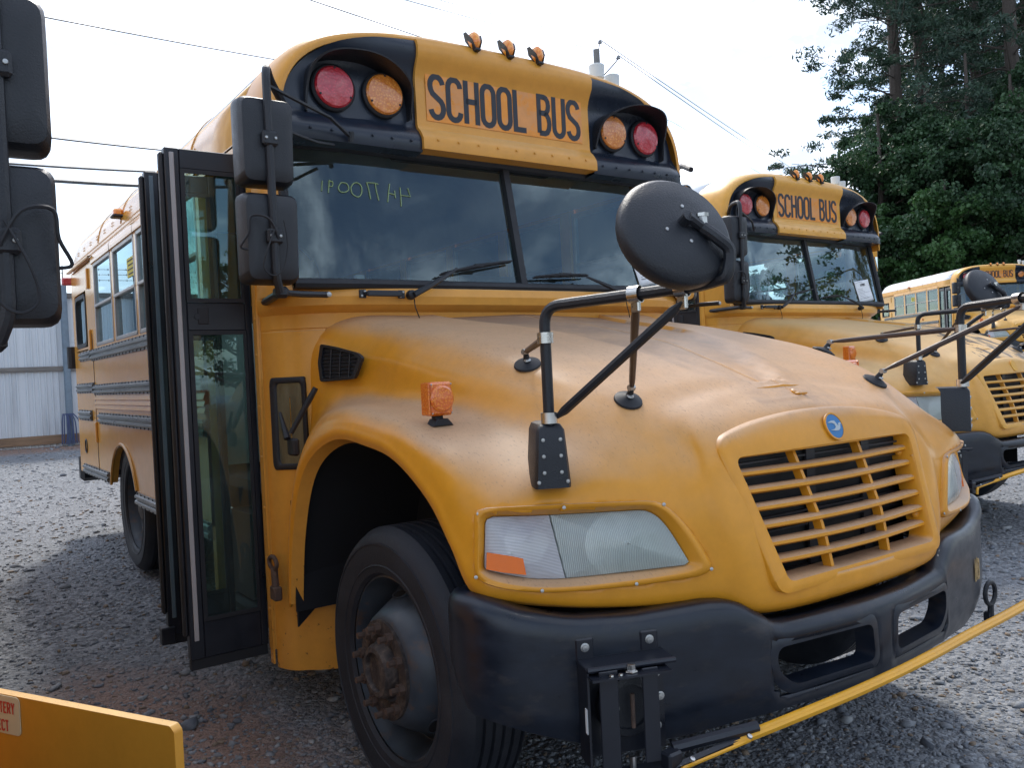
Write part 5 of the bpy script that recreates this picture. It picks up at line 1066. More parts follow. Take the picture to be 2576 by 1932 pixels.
        MB().cyl(F(d_+nrm*.02), F(d_+nrm*.06), .014, 10).tube([F(d_+nrm*.055), F(c3)], .012, 8).build('ball_mount', M['plastic'], di); MB().cyl(F(c3-V((0, 0, .005))), F(c3+V((0, 0, .03))), .011, 8).cyl(F(c3+V((0, 0, .026))), F(c3+V((0, 0, .034))), .015, 6).build('mount_bolt', M['steel'], di)
def make_side_mirror(root, s, folded=False):
    def F(p):
        p = mir(p, -s)
        if folded:      # swung back against the side of the bus
            h = V((s*1.22, .20, 0)); q = p-h; a = R(118)*s; q = V((q.x*cos(a)-q.y*sin(a), q.x*sin(a)+q.y*cos(a), q.z)); p = h+q+V((s*.02, 0, 0))
        return p
    DR = (lambda v: F(v)-F(V((0, 0, 0))))
    tb = at(700, 735, 'y', -.15); tt = at(667, 215, 'y', -.15); tt.x = tb.x = (tt.x+tb.x)/2
    top2 = at(683, 170, 'y', -.13)
    e1 = V((-1.19, .34, 1.845)); e2 = at(822, 742, 'y', .0)+V((0, -.012, 0))
    path = bend([F(V((tb.x+.16, .10, 2.64))), F(V((tb.x+.07, .0, 2.70))), F(V((tb.x, -.15, 2.70))), F(V((tb.x, -.15, 2.3))), F(V((tb.x, -.15, 1.90))), F(V((tb.x+.02, -.13, 1.845)))], .06, 7)
    ar = MB().tube(path, .0165, 10).build('mirror_arm', M['plastic'], root)
    elb = F(V((tb.x+.03, -.11, 1.845)))
    MB().tube([F(e1), elb], .017, 8).tube([elb, F(V((e2.x-.12, -.02, e2.z))), F(e2)], [.012, .013, .013], 8).box(elb, (.055, .05, .045), rot=None, bev=.012).build('mirror_hinge', M['plastic'], ar)
    MB().lathe([(.012, 0), (.010, .006), (0, .008)], F(e2+V((0, -.01, 0))), (0, -1, 0), 10).build('bolt', M['zinc'], ar)
    if not folded:
        hb = at(873, 345, 'y', .04); MB().tube([F(V((tb.x+.0, -.14, 2.63))), F(V((hb.x+.16, .0, hb.z+.04)) if False else V((-1.0, -.03, 2.575))), F(V((-.875, .05, 2.53)))], .0085, 6).cyl(F(V((-.875, .05, 2.51))), F(V((-.875, .04, 2.55))), .012, 8).build('mirror_brace', M['plastic'], ar)
        MB().tube([F(V((tb.x+.0, -.14, 2.35+.13))), F(V((-1.05, .0, 2.475))), F(V((-.95, .06, 2.49)))], .0075, 6).build('mirror_brace', M['plastic'], ar)
    for (zb, zt_, w_) in ((2.36, 2.638, .222), (1.885, 2.345-.02, .226)):
        zc, h = (zb+zt_)/2, zt_-zb
        if zb < 2: zc, h = (1.878+2.225)/2, .347
        if zb > 2: zc, h = (2.252+2.588)/2, .336
        c = V((tb.x+.0-.000, -.098, zc)); rws = []
        for d, k, k2 in ((-.045, .55, .60), (-.043, .72, .78), (-.034, .88, .92), (-.01, .97, .98), (.03, 1, 1), (.055, 1, 1), (.062, .95, .97)):
            o_ = roundpoly([(-w_/2*k*1.0, -h/2*k2), (w_/2*k*.92, -h/2*k2), (w_/2*k, h/2*k2), (-w_/2*k, h/2*k2)], .035, 4); rws.append([F(c+V((p[0]+.005, d, p[1]))) for p in o_+o_[:1]])
        mb = MB().grid(rws); k0 = len(rws[0]); mb.f.append(tuple(range(k0-1))); hd = mb.build('mirror_head', M['plastic'], ar, ang=40)
        MB().prism(rrect(-w_/2*.93, -h/2*.95, w_/2*.93, h/2*.95, .03), F(c+V((.005, .0625, 0))), DR(V((-1, 0, 0))) if s < 0 else DR(V((1, 0, 0))), (0, 0, 1), .002).build('mirror_glass', M['mirrorglass'], hd)
        MB().box(F(c+V((0, -.058, .0))), (.062, .030, .056), bev=.008).build('mirror_clamp', M['plastic'], hd); mb = MB()
        for q in (-.018, .018): mb.lathe([(.006, 0), (.005, .003), (0, .0035)], F(c+V((q, -.0745, .0))), DR(V((0, -1, 0))), 10)
        mb.build('clamp_screw', M['zinc'], hd, kind='stuff')
    c = V((tb.x, -.14, 2.06)); MB().tube(spline([F(c+V(p)) for p in ((.01, -.03, -.02), (-.03, -.05, .05), (-.09, -.03, .06), (-.10, -.02, .0), (-.125, .0, -.05), (-.10, .0, -.06))], 5), .0045, 6).tube(spline([F(c+V(p)) for p in ((.0, -.04, .03), (-.04, -.05, -.06), (-.055, -.04, -.13), (-.02, -.04, -.16), (.02, -.04, -.13), (.04, -.04, -.04), (.03, -.04, .05))], 5), .0032, 6).build('mirror_cable', M['rubber'], ar)
def bump_y(x): return float(np.interp(abs(x), (0, .12, .3, .45, .5, .6, .8, 1.0, 1.16, 1.245), (-1.768, -1.762, -1.74, -1.708, -1.69, -1.655, -1.585, -1.51, -1.43, -1.32)))
def make_gate(root):
    """folding crossing gate: bracket bolted on the bumper, round drive plate, long yellow rod across the front"""
    x0, x1 = -1.02, -.795; a, b = V((x0, bump_y(x0), 0)), V((x1, bump_y(x1), 0)); ex = (b-a).normalized(); ez = V((0, 0, 1)); nn = ex.cross(ez); nn = -nn if nn.y > 0 else nn; o = (a+b)/2; o.z = 0; w = (b-a).length
    P = lambda u, h, z: o+ex*u+nn*h+ez*z
    Rm = Matrix((ex, -nn, ez)).transposed()
    br = MB()
    br.box(P(0, .012, .585), (w, .008, .27), rot=Rm); br.box(P(0, .05, .713), (w+.01, .085, .008), rot=Rm, bev=.002); br.box(P(-w/2, .05, .585), (.006, .08, .26), rot=Rm)
    br.cyl(P(-w/2-.002, .092, .712), P(w/2+.004, .092, .712), .008, 8)
    for u in (-w/2+.02, w/2-.035): br.box(P(u, .010, .742), (.052, .010, .06), rot=Rm, bev=.004)
    gt = br.build('crossing_gate', M['frame'], root)
    MB().box(P(-w/2+.05, .105, .575), (.052, .006, .27), rot=Rm, bev=.002).box(P(w/2-.075, .105, .58), (.045, .006, .25), rot=Rm, bev=.002).box(P(-.01, .10, .695), (w-.02, .055, .006), rot=Rm).box(P(-.01, .10, .435), (w-.02, .06, .008), rot=Rm).build('gate_frame', M['frame'], gt)
    MB().lathe([(.085, 0), (.085, .02), (.078, .028), (.06, .030), (.058, .022), (0, .022)], P(.005, .02, .585), nn, 32).build('drive_plate', M['plastic'], gt)
    MB().cyl(P(.005, .075, .54), P(.005, .075, .63), .006, 8).build('rusty_pivot_rod', M['rust'], gt)
    bt = MB().lathe([(.0125, 0), (.0125, .003), (.009, .004), (.0088, .008), (0, .009)], (0, 0, 0), nn, 12).mesh('bolt', M['zinc'])
    for u, h, z in ((-w/2+.02, .014, .748), (w/2-.035, .014, .748), (w/2-.022, .017, .655), (w/2-.012, .017, .59), (w/2-.024, .017, .51), (-.035, .048, .585)): link('bolt', bt, gt, P(u, h, z))
    link('bolt', MB().lathe([(.018, 0), (.017, .004), (.012, .005), (.012, .018), (.009, .019), (0, .019)], (0, 0, 0), (0, 0, 1), 6).mesh('bolt', M['steel']), gt, P(-.005, .10, .700))
    for u in (-.065, -.04): link('bolt', MB().lathe([(.007, 0), (.006, .004), (0, .005)], (0, 0, 0), (0, 0, 1), 8).mesh('bolt', M['steel']), gt, P(u, .115, .699))
    MB().box(P(-w/2-.004, .075, .575), (.002, .014, .065), rot=Rm).build('gate_label', M['paper'], gt)
    MB().cyl(P(-.005, .085, .41), P(-.005, .085, .47), .009, 8).build('pivot_pin', M['steel'], gt)
    pts = [(-.80, -1.715, .448), (-.70, -1.735, .468), (-.55, -1.79, .50), (-.25, -1.85, .535), (.1, -1.865, .555), (.5, -1.845, .57), (.9, -1.78, .578), (1.3, -1.68, .58)]
    sp_ = spline(pts, 5)
    MB().tube(sp_[6:], .0175, 6).build('gate_rod', M['armyel'], gt, ang=80)
    MB().tube([p+V((0, -.016, .004)) for p in sp_[5:]], .007, 5).build('gate_rod_rib', M['armyel'], gt)
    MB().tube([V((-.84, -1.665, .475)), V((-.62, -1.77, .505))], .016, 8).tube([V((-.86, -1.69, .435)), V((-.66, -1.755, .478))], .014, 6).box(V((-.86, -1.68, .44)), (.05, .04, .08), bev=.006).build('gate_arm_socket', M['frame'], gt)
    MB().tube([V((-.85, -1.71, .44)), V((-.66, -1.775, .480))], .005, 5).tube(spline([V((-.85, -1.715, .44)), V((-.868, -1.72, .43)), V((-.872, -1.72, .40))], 4), .009, 6).build('gate_wire', M['armyel'], gt)
    for p in ((-.83, -1.725, .462), (-.67, -1.782, .494)): link('bolt', MB().lathe([(.008, 0), (.007, .005), (0, .006)], (0, 0, 0), (0, -.5, .8), 8).mesh('bolt', M['steel']), gt, p)
def make_chalk(root):
    """auction number written on the inside of the glass, so it reads reversed from outside"""
    W_ = lambda px, py: at(px, py, 'y', .155)
    def c8(a, b): return (700+a*.31646, 400+b*.31646)
    st = [[(350, 170), (345, 252)], [(432, 178), (405, 165), (398, 268)], [(398, 175), (432, 182), (428, 215), (405, 212)], [(500, 185), (478, 220), (490, 255), (530, 262), (560, 240), (545, 195), (500, 185)], [(600, 190), (578, 225), (590, 275), (635, 300), (662, 270), (660, 215), (630, 188), (600, 190)],
          [(700, 185), (770, 190), (795, 200)], [(705, 188), (722, 250), (735, 318)], [(770, 188), (780, 250), (800, 328)], [(885, 195), (878, 260), (870, 342)], [(872, 268), (925, 282)], [(925, 250), (932, 310)], [(968, 225), (975, 300), (978, 375)], [(972, 285), (1050, 298), (1030, 230)]]
    mb = MB()
    for s_ in st:
        pts = []
        for a, b in s_:
            px, py = c8(a, b); d = ray(px, py); best = None
            p = CAM+d*((.12-CAM.y)/d.y)
            for _ in range(6): t = (p.z-1.905)/.6; yy = ws_pt(p.x, t, .012).y-.003; p = CAM+d*((yy-CAM.y)/d.y)
            pts.append(p)
        pts = spline(pts, 4) if len(pts) > 3 else pts
        mb.tube(pts, .0028, 5)
    mb.build('painted_lot_number', M['chalk'], root)
bus = thing('school_bus', 'large faded yellow school bus in front, its entrance door folded open', 'school bus', group='yellow school buses parked in the lot')
hood = make_hood(bus); bumper = make_front(bus); make_body(bus); make_header(bus); make_windshield(bus); make_cowl(bus); make_wheelwell(bus); make_mirrors(bus); make_side_mirror(bus, -1); make_gate(bus)
for s in (-1, 1):
    wheel(bus, (s*1.155, -.665, .508), s); wheel(bus, (s*1.15, 3.45, .635), s, dual=True, hubout=False)
def rack(p):
    def ss(t): t = max(0, min(1, t)); return t*t*(3-2*t)
    k = .11 if p[2] > .88 else .11-.05*min(1, (.88-p[2])/.08)
    return -k*ss((p[0]-.25)/.85)*ss((-p[1]-.55)/.75)
seen = set()
for o in bus.children_recursive:
    if o.name.startswith(('wheel', 'tyre', 'hub', 'lug', 'hand')): continue
    if o.location.length > .01: o.location.y += rack(o.location)
    elif o.data and o.data.name not in seen:
        seen.add(o.data.name)
        for v in o.data.vertices:
            if v.co.x > .25 and v.co.y < -.55: v.co.y += rack(v.co)
proto = list(bus.children)            # what all the buses share
only1 = []
k0 = set(o.name for o in bus.children); make_doors(bus); make_side_mirror(bus, 1, True); make_latch(bus); make_chalk(bus)
bus_extra = [o for o in bus.children if o.name not in k0]
#--REST--

def shut_doors(leaves, root):
    for i, lf in enumerate(leaves):
        h = V((-1.215, .445, 0)) if i == 0 else V((-1.215, .90, 0)); tgt = V((-1.195, .40, 0)) if i == 0 else V((-1.195, 1.12, 0)); a = -pi/2 if i == 0 else pi/2
        lf.matrix_basis = Matrix.Translation(tgt) @ Matrix.Rotation(a, 4, 'Z') @ Matrix.Translation(-h)
def copy_tree(o, parent):
    c = o.copy(); S.collection.objects.link(c); c.parent = parent
    for ch in list(o.children): copy_tree(ch, c)
    return c
def place_bus(label, loc, rz, skip=(), mirrors=(True,)):
    r = thing('school_bus', label, 'school bus', loc, rz, 'yellow school buses parked in the lot')
    for o in proto:
        if o.name.split('.')[0] in skip: continue
        copy_tree(o, r)
    lv = [copy_tree(o, r) for o in bus_extra if o.name.startswith('door_leaf')]; shut_doors(lv, r)
    return r
def folded_mirror(r):
    for o in bus_extra:
        if o.name.startswith('mirror_arm'): copy_tree(o, r)
# second bus, parked parallel, its hood paint peeling; third stands across behind it
bus2 = place_bus('school bus with dark peeling patches on its hood, parked right beside the front one', (4.382, 1.412, .092), .0197, skip=('emblem',)); folded_mirror(bus2)
bus3 = place_bus('farthest school bus with a white roof, standing at an angle in front of the trees', (23.51, 8.634, .893), -.63); folded_mirror(bus3)
for r_, mt_ in ((bus2, 'hood2'), (bus3, 'yellow2')):
    for o in r_.children_recursive:
        if o.data and o.data.materials and o.data.materials[0] in (M['hood'], M['yellow']):
            for sl in o.material_slots: sl.link = 'OBJECT'; sl.material = M[mt_] if (o.name.startswith('hood') and r_ is bus2) else M['yellow2']
def two_tone(name, z0, lo, hi):
    mt = bpy.data.materials.new(name); mt.use_nodes = True; t = mt.node_tree; b = t.nodes['Principled BSDF']; tcn = N(t, 'ShaderNodeTexCoord'); sp = N(t, 'ShaderNodeSeparateXYZ'); L(t, tcn.outputs['Object'], sp.inputs[0])
    g = N(t, 'ShaderNodeMath', operation='GREATER_THAN', i_1=z0); L(t, sp.outputs[2], g.inputs[0]); m_ = N(t, 'ShaderNodeMix', data_type='RGBA'); m_.inputs[6].default_value = (*lo, 1); m_.inputs[7].default_value = (*hi, 1); L(t, g.outputs[0], m_.inputs[0]); L(t, m_.outputs[2], b.inputs['Base Color']); b.inputs['Roughness'].default_value = .4; return mt
tt = two_tone('yellow_and_white_roof', 2.735, (.70, .36, .08), (.74, .75, .76))
for r_ in (bus2, bus3):
    for o in r_.children:
        if o.name.startswith('roof_side'): o.material_slots[0].link = 'OBJECT'; o.material_slots[0].material = tt
MB().lathe([(.045, 0), (.044, .003), (0, .0035)], (0, surround_y(0, 1.268)-.0125, 1.268), (0, -.93, .36), 32).build('emblem_blank', M['armyel'], bus2)
# the bus on the near left: only its folded-out mirror and open battery door reach into the picture
Y4 = -.02; R4 = Matrix.Rotation(Y4, 3, 'Z'); mc = far(2, 612, 1.80); b4 = mc-R4 @ V((1.50, -.098, 2.055)); to4 = lambda p: R4.inverted() @ (p-b4)
bus4 = place_bus('school bus just left of the camera, its battery door hanging open', tuple(b4), Y4, skip=('fender_mirror', 'crossing_gate', 'turn_signal')); make_side_mirror(bus4, 1)
for o in bus4.children:
    if o.name.startswith('mirror_arm') and o.data and max(v.co.x for v in o.data.vertices) > 1: o.location.x += .20
A, B = to4(at(437, 1830, 'z', .80)), to4(at(0, 1745, 'z', .80)); CM4 = to4(CAM); dd = (A-B).normalized(); O = A-dd*.78; nn = dd.cross(V((0, 0, 1)))
if (O+nn-CM4).length > (O-nn-CM4).length: nn = -nn
ex_ = dd if dd.cross(V((0, 0, 1))).dot(nn) > 0 else -dd
w_ = .78; bd = MB().prism(roundpoly([(0, -.50), (w_, -.50), (w_, -.012), (w_-.012, 0), (0, 0)], [.01, .01, .004, .004, .01], 2), O, dd, (0, 0, 1), -.022 if dd.cross(V((0, 0, 1))).dot(nn) > 0 else .022).build('battery_door', M['badgeY'], bus4)
def bdp(px, py):
    d = R4.inverted() @ ray(px, py); o = CM4; t = (O-o).dot(nn)/d.dot(nn); p = o+d*t-O; return p.dot(dd), p.z
u1, z1 = bdp(50, 1757); u2, z2 = bdp(48, 1852)
stk = MB().prism(rrect(u1-.26, z2, u1, z1, .012), O+nn*.001, ex_, (0, 0, 1), .0015).build('warning_sticker', M['cream'], bd, smooth=False)
hh = (z1-z2)*.29; 
for txt, (px, py) in (('BATTERY', (40, 1798)), ('DISCONNECT', (26, 1840))):
    ux, uz = bdp(px, py); wt = sum(GL[c][0]*hh+.12*hh for c in txt)-.12*hh; mb = MB(); text(mb, txt, O+nn*.003+dd*(ux-wt)+V((0, 0, uz)), dd, (0, 0, 1), hh, hh*.15, gap=.12, th=.0008); mb.build('sticker_text', M['redink'], stk, smooth=False)
# ------------------------------------------------------------------ auction sheets behind the windshields
def ws_hit(px, py, root_loc=V((0, 0, 0)), rz=0.0, inset=.005):
    Rz = Matrix.Rotation(-rz, 3, 'Z'); d = Rz @ ray(px, py); o = Rz @ (CAM-root_loc); p = o+d*((.12-o.y)/d.y)
    for _ in range(8): t = (p.z-1.905)/.6; yy = ws_pt(p.x, t, inset).y; p = o+d*((yy-o.y)/d.y)
    return root_loc+Matrix.Rotation(rz, 3, 'Z') @ p
def sheet(corners, num, label):
    TL, TR, BR, BL = corners; c = (TL+TR+BR+BL)/4; ex = ((TR-TL)+(BR-BL)).normalized(); ey = ((TL-BL)+(TR-BR)); ey = (ey-ex*ey.dot(ex)).normalized(); w = ((TR-TL).length+(BR-BL).length)/2; h = ((TL-BL).length+(TR-BR).length)/2
    mb = MB(); nz = ex.cross(ey)
    mb.grid([[c+ex*(w*(i/8-.5))+ey*(h*(j/8-.5))+nz*(.002*sin(i*.7)+.0015*sin(j*.9)) for j in range(9)] for i in range(9)]); k = len(mb.v); p = mb.build('paper_sheet', M['paper'], ang=60); md = p.modifiers.new('thickness', 'SOLIDIFY'); md.thickness = .0008
    tag(p, label, 'paper sheet', 'auction number sheets in the windshields')
    tm = MB(); hh = h*.105; wt = sum(GL[c_][0]*hh+.1*hh for c_ in num); text(tm, num, c-ex*(wt/2)+ey*(h*.24)+nz*.0042, ex, ey, hh, hh*.17, gap=.1, th=.0004)
    tm.build('lot_number', M['printink'], p, smooth=False)
    tm = MB()
    for r_ in range(9):
        yy = h*(.19-.066*r_) if r_ else h*.44; Lw = w*(.34+.3*random.random()); tm.box(c-ex*(w*.42-Lw/2)+ey*yy+nz*.0042, (Lw, .0005, h*.008), rot=Matrix((ex, -nz, ey)).transposed())
    for q in (-.42, .42): tm.box(c+ex*(w*(q*.0+.0))-ey*(h*(.2+q*.3))+nz*.0042, (w*.86, .0005, h*.006), rot=Matrix((ex, -nz, ey)).transposed())
    tm.build('printed_lines', M['printink'], p, smooth=False, kind='stuff')
sheet([ws_hit(*p) for p in ((1583, 624), (1672, 604), (1696, 704), (1607, 720))], '44770091', 'white auction sheet in the front bus windshield, half hidden by the round mirror')
L2 = V((4.382, 1.412, .092)); sheet([ws_hit(*p, L2, .0197) for p in ((2149, 709), (2183, 702), (2198, 754), (2163, 762))], '44770092', 'white auction sheet stuck in the corner of the second bus windshield')
# ------------------------------------------------------------------ fence
def fence():
    f = thing('metal_fence', 'tall fence of white ribbed metal sheets on weathered wooden rails topped with barbed wire', 'fence', (0, 14.3, .5)); g = .46
    sh = MB(); prof = []
    for k in range(9):
        x = k*.10; prof += [(x, 0), (x+.055, 0), (x+.068, -.02), (x+.087, -.02)]
    prof = [p for p in prof if p[0] <= .86]; sh.grid([[V((x, y-.02, z)) for z in (.0, 1.4, 2.82)] for x, y in prof]); me = sh.mesh('metal_sheet', mat('white_metal_sheet', (.60, .63, .66), .45, var=.07, vs=3, col2=(.36, .38, .40), c2lo=.5, c2hi=.8, c2s=1.5, stretch=(3, 3, .4)), True, 15)
    for i in range(-9, 17):
        if i*.86 > 14: break
        link('metal_sheet', me, f, (i*.853, random.uniform(-.004, .004), random.uniform(-.02, .01)))
    wood = mat('weathered_wood', (.17, .155, .14), .8, var=.35, vs=12, stretch=(.3, 4, 4), bump=.3, bs=20); wood2 = mat('brown_board', (.22, .14, .085), .8, var=.35, vs=9, stretch=(.3, 4, 4))
    for i in range(-3, 5):
        for z, h, mt_, yy in ((2.80, .09, wood, -.07), (1.45, .085, wood, -.075), (.17, .16, wood2, -.075)):
            MB().box((i*2.6+1.2, yy, z+random.uniform(-.01, .01)), (2.58, .04, h), bev=.006).build('rail_board', mt_, f)
    px = at(157, 718, 'y', 14.18).x
    for k in range(-2, 4):
        x = px+k*3.4; MB().cyl((x, -.13, -.1), (x, -.13, 2.98), .062, 14, .006).build('steel_post', mat('blue_grey_post', (.16, .21, .26), .5, var=.15) if k == -2 else bpy.data.materials['blue_grey_post'], f)
        MB().tube([(x, -.12, 2.9), (x+.02, -.05, 3.35)], .012, 5).build('wire_arm', M['rust'], f)
    for j, z in enumerate((3.10, 3.21, 3.31)):
        mb = MB().tube([V((x, -.09+.02*j, z-.02*abs(sin(x*.9)))) for x in np.linspace(-9, 14, 60)], .0045, 4)
        for x in np.arange(-9, 14, .16): mb.box((x, -.09+.02*j, z-.02*abs(sin(x*.9))), (.006, .03, .035), rot=Matrix.Rotation(x*3, 3, 'X'))
        mb.build('barbed_wire', M['rust'], f)
    MB().add([(px+q+.0, -.2-.03*k, .55-.22*k+.1*abs(q)) for q in (-.05, .06) for k in (0, 1, 2, 3)], [(0, 1, 5, 4), (1, 2, 6, 5), (2, 3, 7, 6)])
    mb = MB()
    for k in range(9): mb.tube(spline([(px-.12+.02*k, -.21, .62), (px-.13+.03*k+random.uniform(-.03, .03), -.24, .45), (px-.16+.035*k, -.23, .05+.03*random.random())], 4), .011, 5)
    tg = mb.build('blue_tarp_rag', mat('blue_tarp', (.05, .07, .16), .6), None); tg.location = (0, 14.3, .5); tag(tg, 'torn strip of blue tarp hanging on the fence post', 'tarp')
fence()
# ------------------------------------------------------------------ utility pole and overhead wires
pb = far(1503, 700, 38); pt = far(1500, 124, 38); PX, PY = pt.x, pt.y
pole = thing('utility_pole', 'wooden utility pole with two white pin insulators behind the front bus roof', 'utility pole', (PX, PY, gz(PX, PY)))
pw = mat('grey_pole_wood', (.20, .19, .18), .85, var=.3, stretch=(8, 8, .5)); zt = pt.z-gz(PX, PY)
MB().lathe([(.19, 0), (.145, zt-.02), (.13, zt)], (0, 0, 0), (0, 0, 1), 14).build('pole_shaft', pw, pole)
ins = MB().lathe([(.03, 0), (.10, .03), (.11, .06), (.06, .09), (.085, .12), (.07, .15), (.02, .17), (0, .17)], (0, 0, 0), (0, 0, 1), 16).mesh('insulator', mat('grey_porcelain', (.30, .31, .33), .3))
t1 = far(1509, 103, 38)-V(pole.location); t2 = far(1555, 142, 38)-V(pole.location); MB().tube([(.12, 0, zt-.35), (.12, 0, zt), t1-V((0, 0, .1))], .022, 6).build('pin_bracket', M['rust'], pole)
MB().tube([(.10, 0, zt-1.35), t2-V((.25, 0, .35)), t2-V((0, 0, .08))], .028, 6).build('arm_bracket', M['rust'], pole)
link('insulator', ins, pole, t1-V((0, 0, .12))); link('insulator', ins, pole, t2-V((0, 0, .12)))
wm = mat('overhead_wire', (.07, .075, .08), .5)
def wire(label, pts, r, sag=.0, grp='overhead wires'):
    r *= 1.35
    P = [V(p) for p in pts]; res = []
    for a, b in zip(P[:-1], P[1:]):
        for k in range(17): t = k/16; res.append(a*(1-t)+b*t-V((0, 0, sag*4*t*(1-t))))
    tag(MB().tube(res, r, 5).build('overhead_wire', wm), label, 'wire', grp)
T1, T2 = far(1510, 99, 38), far(1556, 138, 38)
wire('thin wire running from the top insulator of the pole down towards the trees', [T1, far(2060, 465, 95)], .016, .15)
wire('thin wire running from the side insulator of the pole down towards the trees', [T2, far(2055, 478, 95)], .016, .15)
wire('thin wire rising leftwards from the top pole insulator out of the picture', [T1, far(1000, -30, 16)], .0065, .05)
wire('thin wire rising leftwards from the side pole insulator out of the picture', [T2, far(900, -35, 16)], .0065, .05)
wire('thin wire entering at the top and passing behind the roof of the front bus', [far(740, -15, 14), far(1690, 305, 40), far(1920, 440, 60)], .008, .0)
wire('lone thin wire high in the sky at the left', [far(-60, 8, 14), far(700, 150, 19)], .010, .02)
wire('second wire from the top in the sky at the left', [far(-60, 322, 17), far(420, 378, 19)], .015, .02)
wire('third wire from the top at the left, above the thick cable', [far(-60, 405, 17), far(420, 433, 19)], .019, .02)
wire('thick cable, lowest of the wires at the left', [far(-60, 440, 17), far(420, 470, 19)], .030, .02)
# ------------------------------------------------------------------ trees
def leafmat(name, a, b):
    mt = bpy.data.materials.new(name); mt.use_nodes = True; t = mt.node_tree; bs = t.nodes['Principled BSDF']
    tcn = N(t, 'ShaderNodeTexCoord'); nz = N(t, 'ShaderNodeTexNoise', i_Scale=.7, i_Detail=6.0, i_Roughness=.7); L(t, tcn.outputs['Object'], nz.inputs['Vector']); rp = N(t, 'ShaderNodeMapRange', i_1=.35, i_2=.65); L(t, nz.outputs[0], rp.inputs[0])
    mx = N(t, 'ShaderNodeMix', data_type='RGBA'); mx.inputs[6].default_value = (*a, 1); mx.inputs[7].default_value = (*b, 1); L(t, rp.outputs[0], mx.inputs[0]); L(t, mx.outputs[2], bs.inputs['Base Color'])
    bs.inputs['Roughness'].default_value = .5; tr = N(t, 'ShaderNodeBsdfTranslucent'); L(t, mx.outputs[2], tr.inputs[0]); ms = N(t, 'ShaderNodeMixShader'); ms.inputs[0].default_value = .22
    o = t.nodes['Material Output']; L(t, bs.outputs[0], ms.inputs[1]); L(t, tr.outputs[0], ms.inputs[2]); L(t, ms.outputs[0], o.inputs[0]); return mt
LM = dict(pine=leafmat('pine_needles', (.022, .050, .036), (.046, .092, .052)), deep=leafmat('deep_green_leaves', (.022, .056, .027), (.048, .110, .038)), bright=leafmat('bright_green_leaves', (.030, .085, .025), (.06, .14, .035)))
bark = mat('grey_brown_bark', (.075, .06, .05), .9, var=.4, vs=20, bump=.5, bs=15)
def leaf_cloud(centres, radii, n, size, flat=.7, needle=False):
    k = rng.integers(0, len(centres), n); c = centres[k]; rr = radii[k][:, None]; d = rng.normal(0, 1, (n, 3)); d /= np.linalg.norm(d, axis=1)[:, None]; p = c+d*rr*(rng.random((n, 1))**.45)*np.array([1, 1, flat])
    a = rng.normal(0, 1, (n, 3)); a /= np.linalg.norm(a, axis=1)[:, None]; b = np.cross(a, rng.normal(0, 1, (n, 3))); b /= np.linalg.norm(b, axis=1)[:, None]+1e-9
    s_ = size*rng.uniform(.6, 1.4, (n, 1)); wa = .28 if needle else .75
    v = np.stack([p-a*s_, p+b*s_*wa, p+a*s_, p-b*s_*wa], 1).reshape(-1, 3); f = np.arange(4*n).reshape(-1, 4); return v, f
def tree(kind, label, x, y, h, seed, n=14000, lean=0.0, spread=1.0, base=None, cat='tree', grp='trees behind the parked buses'):
    global rng
    rng = np.random.default_rng(seed); rd = random.Random(seed); z0 = gz(min(x, 60), min(y, 60)) if base is None else base
    r = thing('pine_tree' if kind == 'pine' else 'leafy_tree', label, cat, (x, y, z0), 0, grp)
    top = V((lean*h, 0, h)); ctl = [V((0, 0, -.3)), V((lean*h*.3, .1, h*.35)), V((lean*h*.65, 0, h*.7)), top]; trunk = spline(ctl, 6); rb = h*.0115+.06
    tm = MB().tube(trunk, [rb*(1-.85*i/(len(trunk)-1))+.02 for i in range(len(trunk))], 9)
    cs, rs = [], []
    def pos(t): k = t*(len(trunk)-1); i = int(min(k, len(trunk)-2)); return trunk[i].lerp(trunk[i+1], k-i)
    if kind == 'pine':
        nb = int(h*2.6)
        for i in range(nb):
            t = .26+.73*i/nb; a = rd.uniform(0, 2*pi); ln = h*.19*spread*(1.08-t)**.55*rd.uniform(.5, 1.15); p = pos(t); e = p+V((cos(a)*ln, sin(a)*ln, ln*rd.uniform(-.10, .32)))
            tm.tube([p, p.lerp(e, .5)+V((0, 0, -.04*ln)), e], [.045*(1.1-t)+.02, .03, .012], 4, caps=False)
            for q in (.40, .55, .7, .85, 1.0, 1.0):
                if rd.random() < .15: continue
                c = p.lerp(e, q)+V((rd.gauss(0, .12*ln), rd.gauss(0, .12*ln), rd.gauss(0, .05*ln)+.12)); cs.append(c); rs.append(rd.uniform(.28, .62)*(.7+h*.02))
        v, f = leaf_cloud(np.array([tuple(c) for c in cs]), np.array(rs), int(n*2.2), .125, .42, True); mt_ = LM['pine']
    else:
        nb = 26
        for i in range(nb):
            t = .22+.7*i/nb; a = rd.uniform(0, 2*pi); ln = h*.30*spread*(sin(pi*min(1, (t-.05)*.95))**.7)*rd.uniform(.6, 1.1); p = pos(t*.85); e = p+V((cos(a)*ln, sin(a)*ln, ln*rd.uniform(.15, .6)))
            tm.tube([p, p.lerp(e, .5)+V((0, 0, .05*ln)), e], [.06*(1.2-t)+.02, .035, .012], 4, caps=False)
            for _ in range(9): q = rd.uniform(.35, 1.1); c = p.lerp(e, q)+V((rd.gauss(0, .17*ln), rd.gauss(0, .17*ln), rd.gauss(0, .12*ln))); cs.append(c); rs.append(rd.uniform(.35, .95)*(.45+h*.035))
        v, f = leaf_cloud(np.array([tuple(c) for c in cs]), np.array(rs), int(n*2.0), .078, .62); mt_ = LM['bright' if kind == 'bright' else 'deep']
    tm.build('trunk', bark, r); fast_mesh('crown', v, f, mt_, r); return r
